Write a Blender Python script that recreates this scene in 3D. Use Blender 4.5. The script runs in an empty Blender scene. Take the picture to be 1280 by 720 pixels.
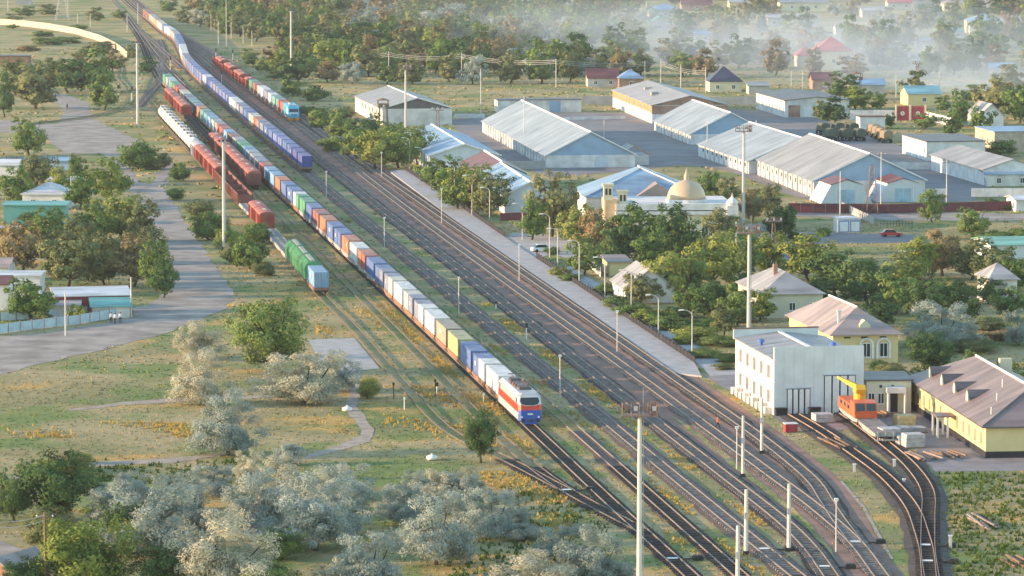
import bpy, math, random
import numpy as np
from mathutils import Vector
R = math.radians
rng = random.Random(7)
sc = bpy.context.scene
col = sc.collection

# ------------------------------------------------------------------ camera
F, CH = 5300.0, 75.0                     # focal length in photo pixels, camera height in metres
PITCH = math.atan(545.0 / F)
cam_d = bpy.data.cameras.new('camera'); cam = bpy.data.objects.new('camera', cam_d); col.objects.link(cam)
cam.location = (0, 0, CH); cam.rotation_euler = (math.pi / 2 - PITCH, 0, 0)
cam_d.sensor_width = 36.0; cam_d.lens = 36.0 * F / 1280.0
cam_d.clip_start = 1.0; cam_d.clip_end = 9000.0
sc.camera = cam

# ------------------------------------------------------------------ light
SUN_EL, SUN_A = 11.0, -5.0                 # elevation; degrees beyond the left side of the view
w = bpy.data.worlds.new('World'); sc.world = w; w.use_nodes = True
nt = w.node_tree; nt.nodes.clear()
sky = nt.nodes.new('ShaderNodeTexSky'); sky.sky_type = 'NISHITA'; sky.sun_disc = False
sky.sun_elevation = R(SUN_EL); sky.sun_rotation = R(-90 + SUN_A)
sky.air_density = 1.3; sky.dust_density = 0.15; sky.ozone_density = 2.0
bg = nt.nodes.new('ShaderNodeBackground'); bg.inputs[1].default_value = 0.15
out = nt.nodes.new('ShaderNodeOutputWorld')
nt.links.new(sky.outputs[0], bg.inputs[0]); nt.links.new(bg.outputs[0], out.inputs[0])
sd = bpy.data.lights.new('sun', 'SUN'); so = bpy.data.objects.new('sun', sd); col.objects.link(so)
sd.energy = 3.0; sd.angle = R(0.6); sd.color = (1.0, 0.66, 0.38)
sdir = Vector((-math.cos(R(SUN_A)) * math.cos(R(SUN_EL)), math.sin(R(SUN_A)) * math.cos(R(SUN_EL)), math.sin(R(SUN_EL))))
so.rotation_euler = sdir.to_track_quat('Z', 'Y').to_euler()
so.location = (-200, 600, 200)
vs = sc.view_settings
vs.view_transform = 'Standard'; vs.look = 'None'; vs.gamma = 1.0; vs.use_curve_mapping = False
vs.exposure = 1.74
sc.render.engine = 'CYCLES'
sc.cycles.max_bounces = 5; sc.cycles.diffuse_bounces = 3; sc.cycles.volume_bounces = 1
sc.cycles.transparent_max_bounces = 6; sc.cycles.use_denoising = True

# ------------------------------------------------------------------ pixels to places
SP, CP = math.sin(PITCH), math.cos(PITCH)
def G(px, py, z=0.0):
    u, v = (px - 640.0) / F, (360.0 - py) / F
    dx, dy, dz = u, CP + v * SP, -SP + v * CP
    t = (z - CH) / dz
    return (dx * t, dy * t)
def PX(x, y, z=0.0):
    dz = z - CH
    fw = y * CP - dz * SP; up = y * SP + dz * CP
    return (640.0 + F * x / fw, 360.0 - F * up / fw)
def SC(py):                              # pixels per metre on the ground at that row
    x, y = G(640, py)
    return F / (y * CP + CH * SP)
TH = R(7.9)                              # the tracks run this far left of the view

# ------------------------------------------------------------------ materials
MATS = {}
def mat(name, c, rough=0.75, var=0.18, scale=0.6, metal=0.0, bump=0.0, c2=None, detail=4.0, spec=0.3):
    if name in MATS: return MATS[name]
    m = bpy.data.materials.new(name); m.use_nodes = True
    n = m.node_tree; b = n.nodes['Principled BSDF']
    b.inputs['Roughness'].default_value = rough; b.inputs['Metallic'].default_value = metal
    b.inputs['Specular IOR Level'].default_value = spec
    tc = n.nodes.new('ShaderNodeTexCoord'); nz = n.nodes.new('ShaderNodeTexNoise')
    nz.inputs['Scale'].default_value = scale; nz.inputs['Detail'].default_value = detail
    geo = n.nodes.new('ShaderNodeNewGeometry')
    n.links.new(geo.outputs['Position'], nz.inputs['Vector'])
    rp = n.nodes.new('ShaderNodeValToRGB')
    lo = tuple(x * (1 - var) for x in c) if c2 is None else c2
    hi = tuple(min(1, x * (1 + var)) for x in c) if c2 is None else c
    rp.color_ramp.elements[0].position = 0.32; rp.color_ramp.elements[1].position = 0.68
    rp.color_ramp.elements[0].color = (*lo, 1); rp.color_ramp.elements[1].color = (*hi, 1)
    n.links.new(nz.outputs['Fac'], rp.inputs['Fac']); n.links.new(rp.outputs['Color'], b.inputs['Base Color'])
    if bump:
        bp = n.nodes.new('ShaderNodeBump'); bp.inputs['Strength'].default_value = bump; bp.inputs['Distance'].default_value = 0.2
        nz2 = n.nodes.new('ShaderNodeTexNoise'); nz2.inputs['Scale'].default_value = scale * 5; nz2.inputs['Detail'].default_value = 6
        n.links.new(geo.outputs['Position'], nz2.inputs['Vector'])
        n.links.new(nz2.outputs['Fac'], bp.inputs['Height']); n.links.new(bp.outputs['Normal'], b.inputs['Normal'])
    MATS[name] = m
    return m

def roof_mat(name, c, rib=1.2, rough=0.45, var=0.15):
    if name in MATS: return MATS[name]
    m = mat(name, c, rough, var, 0.15, spec=0.4)
    n = m.node_tree; b = n.nodes['Principled BSDF']
    tc = n.nodes.new('ShaderNodeTexCoord'); wv = n.nodes.new('ShaderNodeTexWave')
    mp = n.nodes.new('ShaderNodeMapping'); mp.inputs['Scale'].default_value = (.10, .55, .10); n.links.new(tc.outputs['Object'], mp.inputs['Vector'])
    st = n.nodes.new('ShaderNodeTexNoise'); st.inputs['Scale'].default_value = 1.0; st.inputs['Detail'].default_value = 5; n.links.new(mp.outputs[0], st.inputs['Vector'])
    sr = n.nodes.new('ShaderNodeValToRGB'); sr.color_ramp.elements[0].position = .35; sr.color_ramp.elements[1].position = .65
    sr.color_ramp.elements[0].color = (.68, .66, .64, 1); sr.color_ramp.elements[1].color = (1.12, 1.1, 1.08, 1); n.links.new(st.outputs['Fac'], sr.inputs['Fac'])
    old = b.inputs['Base Color'].links[0].from_socket; mu = n.nodes.new('ShaderNodeMix'); mu.data_type = 'RGBA'; mu.blend_type = 'MULTIPLY'; mu.inputs['Factor'].default_value = 1.0
    n.links.new(old, mu.inputs['A']); n.links.new(sr.outputs['Color'], mu.inputs['B']); n.links.new(mu.outputs['Result'], b.inputs['Base Color'])
    wv.bands_direction = 'Y'; wv.inputs['Scale'].default_value = rib; wv.inputs['Distortion'].default_value = 0.0
    n.links.new(tc.outputs['Object'], wv.inputs['Vector'])
    bp = n.nodes.new('ShaderNodeBump'); bp.inputs['Strength'].default_value = 0.35; bp.inputs['Distance'].default_value = 0.08
    n.links.new(wv.outputs['Fac'], bp.inputs['Height']); n.links.new(bp.outputs['Normal'], b.inputs['Normal'])
    return m

def leaf_mat(name, stops, trans=0.25):
    m = bpy.data.materials.new(name); m.use_nodes = True
    n = m.node_tree; n.nodes.clear()
    o = n.nodes.new('ShaderNodeOutputMaterial'); df = n.nodes.new('ShaderNodeBsdfDiffuse'); tl = n.nodes.new('ShaderNodeBsdfTranslucent')
    mx = n.nodes.new('ShaderNodeMixShader'); mx.inputs[0].default_value = trans
    geo = n.nodes.new('ShaderNodeNewGeometry'); nz = n.nodes.new('ShaderNodeTexNoise')
    nz.inputs['Scale'].default_value = 0.55; nz.inputs['Detail'].default_value = 3
    n.links.new(geo.outputs['Position'], nz.inputs['Vector'])
    oi = n.nodes.new('ShaderNodeObjectInfo')
    ad = n.nodes.new('ShaderNodeMath'); ad.operation = 'MULTIPLY_ADD'; ad.inputs[1].default_value = 0.28
    n.links.new(oi.outputs['Random'], ad.inputs[0])
    sb = n.nodes.new('ShaderNodeMath'); sb.operation = 'SUBTRACT'; sb.inputs[1].default_value = 0.14
    n.links.new(nz.outputs['Fac'], sb.inputs[0]); n.links.new(sb.outputs[0], ad.inputs[2])
    rp = n.nodes.new('ShaderNodeValToRGB'); e = rp.color_ramp.elements
    while len(e) < len(stops): e.new(0.5)
    for k, c in enumerate(stops):
        e[k].position = 0.28 + 0.44 * k / (len(stops) - 1); e[k].color = (*c, 1)
    n.links.new(ad.outputs[0], rp.inputs['Fac'])
    n.links.new(rp.outputs['Color'], df.inputs['Color']); n.links.new(rp.outputs['Color'], tl.inputs['Color'])
    n.links.new(df.outputs[0], mx.inputs[1]); n.links.new(tl.outputs[0], mx.inputs[2]); n.links.new(mx.outputs[0], o.inputs[0])
    return m

# ------------------------------------------------------------------ mesh helpers
class MB:
    def __init__(s): s.v = []; s.f = []; s.m = []
    def add(s, vs, fs, m=0):
        o = len(s.v); s.v += [tuple(x) for x in vs]; s.f += [tuple(i + o for i in f) for f in fs]; s.m += [m] * len(fs); return s
    def box(s, x0, x1, y0, y1, z0, z1, m=0):
        return s.add([(x0,y0,z0),(x1,y0,z0),(x1,y1,z0),(x0,y1,z0),(x0,y0,z1),(x1,y0,z1),(x1,y1,z1),(x0,y1,z1)],
                     [(0,3,2,1),(4,5,6,7),(0,1,5,4),(1,2,6,5),(2,3,7,6),(3,0,4,7)], m)
    def tube(s, p, q, r0, r1=None, n=8, m=0, cap=True):
        r1 = r0 if r1 is None else r1
        p, q = Vector(p), Vector(q); d = (q - p).normalized()
        a = d.orthogonal().normalized(); b = d.cross(a)
        vs = []
        for c, r in ((p, r0), (q, r1)):
            for k in range(n):
                t = 2 * math.pi * k / n; vs.append(c + a * (r * math.cos(t)) + b * (r * math.sin(t)))
        fs = [(k, (k + 1) % n, n + (k + 1) % n, n + k) for k in range(n)]
        if cap: fs += [tuple(range(n))[::-1], tuple(range(n, 2 * n))]
        return s.add(vs, fs, m)
    def path(s, pts, r, n=6, m=0):
        for a, b in zip(pts[:-1], pts[1:]): s.tube(a, b, r, r, n, m, True)
        return s
    def lathe(s, prof, n=16, m=0, c=(0, 0, 0)):
        vs = []; fs = []
        for r, z in prof:
            for k in range(n):
                t = 2 * math.pi * k / n; vs.append((c[0] + r * math.cos(t), c[1] + r * math.sin(t), c[2] + z))
        for j in range(len(prof) - 1):
            for k in range(n):
                fs.append((j*n + k, j*n + (k+1) % n, (j+1)*n + (k+1) % n, (j+1)*n + k))
        fs.append(tuple(range(n))[::-1]); fs.append(tuple((len(prof)-1)*n + k for k in range(n)))
        return s.add(vs, fs, m)
    def prism_x(s, prof, x0, x1, m=0):                    # profile of (y, z), counter-clockwise seen from +x
        n = len(prof)
        vs = [(x0, y, z) for y, z in prof] + [(x1, y, z) for y, z in prof]
        fs = [(k, (k + 1) % n, n + (k + 1) % n, n + k) for k in range(n)] + [tuple(range(n))[::-1], tuple(range(n, 2 * n))]
        return s.add(vs, fs, m)
    def prism_y(s, prof, y0, y1, m=0):                    # profile of (x, z)
        n = len(prof)
        vs = [(x, y0, z) for x, z in prof] + [(x, y1, z) for x, z in prof]
        fs = [(k, n + k, n + (k + 1) % n, (k + 1) % n) for k in range(n)] + [tuple(range(n)), tuple(range(n, 2 * n))[::-1]]
        return s.add(vs, fs, m)
    def mesh(s, name, mats):
        me = bpy.data.meshes.new(name); me.from_pydata(s.v, [], s.f)
        for m in (mats if isinstance(mats, (list, tuple)) else [mats]): me.materials.append(m)
        if any(s.m): me.polygons.foreach_set('material_index', s.m)
        me.update(); return me
    def build(s, name, mats, parent=None, loc=(0, 0, 0), rz=0.0, smooth=False):
        me = s.mesh(name, mats)
        if smooth: me.polygons.foreach_set('use_smooth', [True] * len(me.polygons))
        return link(name, me, parent, loc, rz)
def link(name, me, parent=None, loc=(0, 0, 0), rz=0.0):
    o = bpy.data.objects.new(name, me); col.objects.link(o); o.parent = parent
    if parent: KIDS.setdefault(parent.name, []).append(o)
    o.location = loc; o.rotation_euler = (0, 0, rz); return o
KIDS = {}
def tag(o, label=None, cat=None, group=None, kind=None):
    if label: o['label'] = label
    if cat: o['category'] = cat
    if group: o['group'] = group
    if kind: o['kind'] = kind
    return o
def empty(name, loc=(0, 0, 0), rz=0.0):
    o = bpy.data.objects.new(name, None); col.objects.link(o); o.location = loc; o.rotation_euler = (0, 0, rz); o.empty_display_size = 0.5
    return o
def children(o): return KIDS.get(o.name, [])
def copy_tree(o, parent=None):
    c = o.copy(); col.objects.link(c); c.parent = parent
    if parent: KIDS.setdefault(parent.name, []).append(c)
    for ch in children(o): copy_tree(ch, c)
    return c
def paint(o, m):                                         # an object's own colour on a shared mesh
    sl = o.material_slots[0]; sl.link = 'OBJECT'; sl.material = m
def kill(o):
    for ch in children(o): kill(ch)
    bpy.data.objects.remove(o)
ORD = 'first second third fourth fifth sixth seventh eighth ninth tenth eleventh twelfth thirteenth fourteenth fifteenth sixteenth seventeenth eighteenth nineteenth twentieth'.split()
def nth(k):                                              # k from 1
    if k <= 20: return ORD[k - 1]
    return '%d%s' % (k, {1: 'st', 2: 'nd', 3: 'rd'}.get(k % 10 if k % 100 not in (11, 12, 13) else 0, 'th'))

def sheet(name, pix, z, m, rough_edge=0.0, world=False, kind='structure', thick=0.0):
    pts = [p if world else G(*p) for p in pix]
    if rough_edge:
        q = []; r = random.Random(len(pix) * 31 + int(z * 1000))
        for a, b in zip(pts, pts[1:] + pts[:1]):
            L = math.dist(a, b); n = max(1, int(L / 4.0)); ph = r.random() * 6
            for k in range(n):
                t = k / n; s_ = rough_edge * (math.sin(k * 1.7 + ph) * .5 + r.uniform(-.6, .6)) if k else 0
                dx, dy = (b[0]-a[0]) / max(L, .1), (b[1]-a[1]) / max(L, .1)
                q.append((a[0] + (b[0]-a[0]) * t - dy * s_, a[1] + (b[1]-a[1]) * t + dx * s_))
        pts = q
    ar = sum(a[0] * b[1] - b[0] * a[1] for a, b in zip(pts, pts[1:] + pts[:1]))
    if ar < 0: pts = pts[::-1]
    mb = MB(); n = len(pts)
    if thick:
        mb.add([(x, y, z) for x, y in pts] + [(x, y, z - thick) for x, y in pts],
               [tuple(range(n))] + [(k, n + k, n + (k + 1) % n, (k + 1) % n) for k in range(n)])
    else:
        mb.add([(x, y, z) for x, y in pts], [tuple(range(n))])
    o = mb.build(name, m); o['kind'] = kind
    return o
def inpoly(x, y, P):
    c = False; j = len(P) - 1
    for i in range(len(P)):
        if (P[i][1] > y) != (P[j][1] > y) and x < (P[j][0] - P[i][0]) * (y - P[i][1]) / (P[j][1] - P[i][1]) + P[i][0]: c = not c
        j = i
    return c
# ------------------------------------------------------------------ people (bodies grown first, while the scene is still empty)
SKIN = mat('skin', (.45, .27, .19), .6, .05, 2)
M_blk = mat('black_steel', (0.03, 0.03, 0.032), 0.6, 0.2, 1.0)
def person_body(top, legs, stride=.22, h=1.75, arms=.12):
    me = bpy.data.meshes.new('body'); k = h / 1.75
    J = dict(pel=(0, 0, .95), bel=(0, 0, 1.12), che=(0, .01, 1.34), nec=(0, .0, 1.5), hd=(0, -.01, 1.60), hd2=(0, -.02, 1.70),
             hl=(.10, 0, .90), kl=(.11, -stride * .6, .5), al=(.11, -stride, .1), fl=(.12, -stride - .17, .04), hr=(-.10, 0, .90), kr=(-.11, stride * .4, .5), ar=(-.11, stride * 1.2, .1), fr=(-.12, stride * 1.2 - .17, .04),
             sl=(.20, 0, 1.40), el=(.26, stride * .5, 1.13), wl=(.25, stride * .5 - arms, .9), ml=(.25, stride * .5 - arms - .05, .8), sr=(-.20, 0, 1.40), er=(-.26, -stride * .5, 1.13), wr=(-.25, -stride * .5 - arms, .9), mr=(-.25, -stride * .5 - arms - .05, .8))
    E = 'pel-bel bel-che che-nec nec-hd hd-hd2 pel-hl hl-kl kl-al al-fl pel-hr hr-kr kr-ar ar-fr che-sl sl-el el-wl wl-ml che-sr sr-er er-wr wr-mr'.split()
    RAD = dict(pel=.15, bel=.14, che=.17, nec=.06, hd=.10, hd2=.085, hl=.10, kl=.07, al=.05, fl=.045, hr=.10, kr=.07, ar=.05, fr=.045, sl=.075, el=.055, wl=.04, ml=.04, sr=.075, er=.055, wr=.04, mr=.04)
    names = list(J); me.from_pydata([tuple(c * k for c in J[n]) for n in names], [tuple(names.index(q) for q in e_.split('-')) for e_ in E], [])
    tmp = bpy.data.objects.new('body', me); col.objects.link(tmp)
    md = tmp.modifiers.new('skin', 'SKIN'); tmp.modifiers.new('sub', 'SUBSURF').levels = 1
    for i, n in enumerate(names): sv = me.skin_vertices[0].data[i]; sv.radius = (RAD[n] * k, RAD[n] * k); sv.use_root = n == 'pel'
    dg = bpy.context.evaluated_depsgraph_get(); m2 = bpy.data.meshes.new_from_object(tmp.evaluated_get(dg)); bpy.data.objects.remove(tmp)
    m2.materials.clear()
    for m in (top, legs, SKIN, M_blk): m2.materials.append(m)
    for p in m2.polygons:
        z = p.center.z / k; ax = abs(p.center.x) / k
        p.material_index = 3 if z < .1 else (1 if z < .96 and ax < .2 else (2 if (z > 1.49 and ax < .15) or (z < .92 and ax > .2) else 0)); p.use_smooth = True
    return m2
M_vest = mat('orange_vest', (.75, .16, .03), .7, .05, 2); M_trs = mat('dark_trousers', (.03, .03, .045), .8, .1, 2); M_shw = mat('white_shirt', (.7, .7, .7), .8, .05, 2)
PEOPLE = [
 (897, 537, 'person in orange vest and dark trousers striding across the gravel', M_vest, M_trs, 1.3, .3),
 (139, 404, 'person in white top and dark trousers, left of the three on road', M_shw, M_trs, .3, .12),
 (144, 405, 'person in light shirt, middle of the three on road', M_shw, M_trs, -.2, .16),
 (150.5, 404, 'person in white top, right of the three on road', M_shw, M_trs, .1, .1),
 (84, 137, 'person in dark clothes standing on the far dirt road', M_trs, M_trs, .4, .05),
 (946, 505, 'person in red jacket beside the shed wall', mat('red_jacket', (.5, .06, .03), .7), M_trs, 2.0, .05)]
for px, py, lab, top, legs, ang, stride in PEOPLE:
    rt = empty('person', (*G(px, py), .03), ang); tag(rt, lab, 'person'); link('body', person_body(top, legs, stride), rt)
    MB().lathe([(.105, .0), (.115, .06), (.085, .13), (.02, .155)], 10, c=(0, .012, 1.64)).build('hair', mat('dark_hair', (.02, .015, .01), .6), rt, smooth=True)
# ------------------------------------------------------------------ the ground
def ground_mat():
    m = bpy.data.materials.new('dry_grassland'); m.use_nodes = True
    n = m.node_tree; b = n.nodes['Principled BSDF']; b.inputs['Roughness'].default_value = 0.95; b.inputs['Specular IOR Level'].default_value = 0.1
    geo = n.nodes.new('ShaderNodeNewGeometry')
    def noise(s, d=4, off=0.0):
        mp = n.nodes.new('ShaderNodeMapping'); mp.inputs['Location'].default_value = (off, off * 1.7, 0)
        n.links.new(geo.outputs['Position'], mp.inputs['Vector'])
        z = n.nodes.new('ShaderNodeTexNoise'); z.inputs['Scale'].default_value = s; z.inputs['Detail'].default_value = d; z.inputs['Roughness'].default_value = 0.6
        n.links.new(mp.outputs[0], z.inputs['Vector']); return z.outputs['Fac']
    def ramp(f, stops):
        r = n.nodes.new('ShaderNodeValToRGB'); e = r.color_ramp.elements
        while len(e) < len(stops): e.new(0.5)
        for k, (p, c) in enumerate(stops): e[k].position = p; e[k].color = (*c, 1)
        n.links.new(f, r.inputs['Fac']); return r.outputs['Color']
    def mix(f, a, c):
        x = n.nodes.new('ShaderNodeMix'); x.data_type = 'RGBA'
        n.links.new(f, x.inputs['Factor']); n.links.new(a, x.inputs['A']); n.links.new(c, x.inputs['B']); return x.outputs['Result']
    base = ramp(noise(0.035, 6), [(0.32, (0.17, 0.195, 0.08)), (0.46, (0.29, 0.25, 0.12)), (0.56, (0.39, 0.31, 0.165)), (0.7, (0.20, 0.22, 0.085))])
    orange = ramp(noise(0.11, 5, 40), [(0.0, (0.50, 0.27, 0.085)), (1.0, (0.54, 0.38, 0.13))])
    of = ramp(noise(0.05, 4, 90), [(0.55, (0, 0, 0)), (0.65, (0.85, 0.85, 0.85))])
    green = ramp(noise(0.3, 4, 11), [(0.3, (0.115, 0.185, 0.055)), (0.7, (0.20, 0.245, 0.075))])
    gf = ramp(noise(0.06, 5, 7), [(0.50, (0, 0, 0)), (0.60, (0.85, 0.85, 0.85))])
    c = mix(gf, mix(of, base, orange), green)
    fine = ramp(noise(1.1, 5, 3), [(0.3, (0.86, 0.86, 0.86)), (0.72, (1.1, 1.1, 1.1))])
    mu = n.nodes.new('ShaderNodeMix'); mu.data_type = 'RGBA'; mu.blend_type = 'MULTIPLY'; mu.inputs['Factor'].default_value = 1.0
    n.links.new(c, mu.inputs['A']); n.links.new(fine, mu.inputs['B'])
    n.links.new(mu.outputs['Result'], b.inputs['Base Color'])
    bp = n.nodes.new('ShaderNodeBump'); bp.inputs['Strength'].default_value = 0.3; bp.inputs['Distance'].default_value = 0.2
    n.links.new(noise(1.3, 6, 5), bp.inputs['Height']); n.links.new(bp.outputs['Normal'], b.inputs['Normal'])
    return m
GM = ground_mat()
gb = MB(); gb.add([(-1500, 150, 0), (1500, 150, 0), (1500, 5200, 0), (-1500, 5200, 0)], [(0, 1, 2, 3)])
o = gb.build('ground', GM); o['kind'] = 'structure'

M_road = mat('dusty_dirt_road', (0.28, 0.245, 0.215), 0.95, 0.3, 0.2, detail=9.0)
M_path = mat('pale_trodden_path', (0.33, 0.275, 0.22), 0.95, 0.25, 0.6)
M_conc = mat('weathered_concrete', (0.36, 0.35, 0.34), 0.9, 0.14, 0.5, bump=0.1)
M_asph = mat('grey_yard_asphalt', (0.20, 0.19, 0.19), 0.9, 0.16, 0.12)
M_grav = mat('lilac_grey_gravel', (0.235, 0.145, 0.112), 0.97, 0.22, 0.25, bump=0.5)
M_ball = mat('grey_ballast', (0.15, 0.10, 0.08), 0.97, 0.25, 0.7, bump=0.5)
M_dark = mat('oily_dark_ballast', (0.045, 0.037, 0.035), 0.97, 0.4, 0.8, bump=0.5)
M_rust = mat('rusty_brown_ballast', (0.10, 0.078, 0.068), 0.97, 0.3, 0.8, bump=0.5)
M_grassb = GM
M_rail = mat('worn_rail_steel', (0.21, 0.18, 0.165), 0.5, 0.1, 0.3, spec=0.5)
M_raild = mat('dull_rail_steel', (0.12, 0.11, 0.10), 0.6, 0.2, 0.4)
M_railr = mat('rusty_rail_steel', (0.30, 0.215, 0.17), 0.6, 0.2, 0.4)
M_slw = mat('creosoted_sleeper', (0.07, 0.06, 0.055), 0.95, 0.35, 1.5)
M_slm = mat('oily_grey_sleeper', (0.23, 0.195, 0.175), 0.95, 0.35, 1.5)
M_slg = mat('grey_sleeper', (0.25, 0.215, 0.195), 0.95, 0.35, 1.5)

POLY = {}
POLY['road'] = [(-30,478),(0,468),(90,445),(180,424),(240,405),(285,385),(292,365),(270,335),(240,290),(216,252),(204,234),(217,205),(206,200),(189,231),(173,228),(160,205),(157,197),(180,178),(150,165),(117,150),(110,130),(72,113),(60,118),(80,140),(72,155),(0,150),(-40,150),(-40,166),(50,166),(78,192),(128,192),(158,220),(165,240),(178,265),(186,300),(203,340),(213,365),(190,378),(165,385),(165,398),(110,408),(40,418),(-30,424)]
POLY['slab'] = [(385,425),(443,423),(475,461),(425,466),(400,452)]
POLY['slabpath'] = [(428,464),(452,463),(450,490),(445,508),(468,537),(462,552),(430,562),(380,575),(378,570),(425,556),(450,545),(452,538),(430,510),(437,490)]
POLY['platform'] = [(487,215),(507,213),(630,297),(670,324),(725,360),(780,397),(868,455),(877,472),(843,468),(745,397),(640,326),(560,270)]
POLY['plaza'] = [(632,297),(640,291),(705,295),(740,320),(722,327),(692,318),(671,323)]
POLY['walk'] = [(700,337),(714,333),(800,388),(928,468),(888,470),(872,455),(782,394)]
POLY['depot'] = [(880,470),(925,468),(935,492),(1083,512),(1135,500),(1238,573),(1300,570),(1300,588),(1168,590),(1145,562),(1085,532),(1012,545),(965,520)]
POLY['yard'] = [(560,150),(600,147),(690,141),(770,141),(880,136),(950,138),(1020,148),(1110,176),(1165,196),(1236,232),(1215,252),(1160,252),(1030,255),(985,243),(905,212),(850,206),(795,213),(690,222),(640,205),(590,180)]
POLY['street'] = [(985,262),(1300,268),(1300,276),(1120,276),(985,270)]
POLY['lane'] = [(950,292),(1010,290),(1150,294),(1160,303),(1020,305),(1000,322),(960,330)]
POLY['farfield'] = [(1150,0),(1300,-5),(1300,8),(1230,12)]
POLY['foot1'] = [(1050,602),(1053,601),(1082,634),(1098,664),(1117,699),(1114,700),(1095,667),(1079,637)]
POLY['trail1'] = [(-20,606),(60,583),(130,577),(210,573),(280,566),(300,562),(300,566),(215,579),(130,583),(60,590),(-20,614)]
POLY['trail2'] = [(85,512),(150,503),(230,497),(318,495),(370,490),(370,494),(310,499),(230,502),(150,507),(90,514)]
POLY['cornerroad'] = [(-30,672),(0,676),(50,695),(55,730),(-30,730)]
sheet('dirt_road', POLY['road'], 0.03, M_road, 0.9)
sheet('concrete_pad', POLY['slab'], 0.05, M_conc)
sheet('dirt_path', POLY['slabpath'], 0.03, M_path, 0.3)
sheet('station_platform', POLY['platform'], 0.25, M_conc, thick=0.24)
sheet('plaza_pavement', POLY['plaza'], 0.05, M_conc)
sheet('footpath', POLY['walk'], 0.04, M_conc)
sheet('depot_yard', POLY['depot'], 0.03, mat('depot_yard_dirt', (0.23, 0.21, 0.21), 0.95, 0.2, 0.3), 0.4)
sheet('warehouse_yard', POLY['yard'], 0.03, M_asph)
sheet('street', POLY['street'], 0.03, M_road)
sheet('lane', POLY['lane'], 0.03, M_asph)
sheet('pale_field', POLY['farfield'], 0.03, M_path)
sheet('footpath', POLY['foot1'], 0.03, M_path)
sheet('dirt_trail', POLY['trail1'], 0.03, M_path, 0.4)
sheet('dirt_trail', POLY['trail2'], 0.03, M_path, 0.3)
sheet('village_road', POLY['cornerroad'], 0.03, M_road, 0.3)

# ------------------------------------------------------------------ railway lines
class Track:
    def __init__(s, pix):                                # control points near to far
        P = [Vector(G(*p)) for p in pix]
        P = [P[0] * 2 - P[1]] + P + [P[-1] * 2 - P[-2]]
        pts = []
        for i in range(1, len(P) - 2):
            p0, p1, p2, p3 = P[i-1], P[i], P[i+1], P[i+2]
            n = max(2, int((p2 - p1).length / 2.5))
            k0 = (p1 - p0).length ** .5; k1 = (p2 - p1).length ** .5; k2 = (p3 - p2).length ** .5
            m1 = (p2 - p1) + k1 * ((p1 - p0) / k0 - (p2 - p0) / (k0 + k1)) * k1 / k1
            m1 = ((p1 - p0) / k0 - (p2 - p0) / (k0 + k1) + (p2 - p1) / k1) * k1
            m2 = ((p2 - p1) / k1 - (p3 - p1) / (k1 + k2) + (p3 - p2) / k2) * k1
            for k in range(n):
                t = k / n; t2, t3 = t * t, t * t * t
                pts.append(p1 * (2*t3 - 3*t2 + 1) + m1 * (t3 - 2*t2 + t) + p2 * (-2*t3 + 3*t2) + m2 * (t3 - t2))
        pts.append(P[-2]); s.p = pts; s.d = [0.0]
        for a, b in zip(pts[:-1], pts[1:]): s.d.append(s.d[-1] + (b - a).length)
        s.L = s.d[-1]
    def at(s, x):
        x = min(max(x, 0.0), s.L - 1e-3)
        import bisect
        i = min(bisect.bisect_right(s.d, x) - 1, len(s.p) - 2)
        t = (x - s.d[i]) / (s.d[i+1] - s.d[i])
        a, b = s.p[i], s.p[i+1]
        return a + (b - a) * t, (b - a).normalized()
    def s_at_y(s, py):                                   # arc length where the line crosses that row
        for i in range(len(s.p) - 1):
            y0, y1 = PX(*s.p[i])[1], PX(*s.p[i+1])[1]
            if y0 >= py >= y1: return s.d[i] + (y0 - py) / (y0 - y1 + 1e-9) * (s.d[i+1] - s.d[i])
        return 0.0 if py > PX(*s.p[0])[1] else s.L
def par(base, off):                                      # the same line a few metres to one side, as pixels
    return [(x - off * (y + 185) / 75.0, y) for x, y in base]
T2c = [(1050,832),(923,720),(822,630),(686.4,510),(516.2,360),(423.5,279),(365,229),(336,202),(287.5,161),(233.5,112),(212,90),(192,66),(176,44),(160,22),(140,0),(125,-18)]
T1c = [(945,800),(861,720),(800,664),(763,630)] + par([(686.4,510),(516.2,360),(423.5,279),(365,229),(336,202),(287.5,161),(233.5,112)], 5.4) + [(198,96),(186,75),(178,55),(168,38),(150,14),(135,-4)]
T3c = [(1110,812),(993.5,720),(735.9,510),(591.3,390),(441,265),(384,217),(313,157),(267,117),(235,86),(227,66),(219,52),(205,42),(190,29),(168,11),(146,-8)]
T4c = [(1090,800),(1036.6,720),(1015,690),(986,660),(910.5,600),(794.5,510),(603.7,360),(480.2,265),(335,150),(266,94),(243,72),(226,56),(206,40),(182,20),(155,-4)]
T5c = [(1160,800),(1099.5,720),(1069,680),(1024,640),(960,592),(848.5,510),(512,265),(366,152),(283,92),(250,66),(230,54),(208,38),(184,19),(158,-4)]
T6c = [(1069.5,680.5),(1047,650),(1031,625),(1017,604),(960,556),(852,480),(421,180),(382,152),(305,97),(262,68),(236,52),(210,36),(186,18),(160,-4)]
TBc = [(800,664.5),(705,613),(640,563),(585,510),(512,434),(438,360),(317.7,237),(233,149),(206,120),(194,100),(186,80)]
TAc = [(705,614),(640,580),(565,543),(517,497),(440,410),(403,372),(334,292),(262,215),(204,152),(192,136),(184,118),(188,98),(200,88)]
SAc = [(1166,770),(1161,720),(1158,690),(1152,668),(1139,635),(1107,598),(1070,570),(1026,540),(985,516)]
SBc = [(1172,770),(1164,720),(1160,690),(1160,650),(1159,615),(1138,584),(1107,557),(1075,532),(1040,508)]
SCc = [(28,157),(70,152),(110,147),(145,138),(161,125),(158,110),(148,96),(150,84)]
L1c = [(228,86),(206,66),(190,52),(172,38)]
L2c = [(212,108),(200,88),(204,68),(198,50)]
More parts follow.
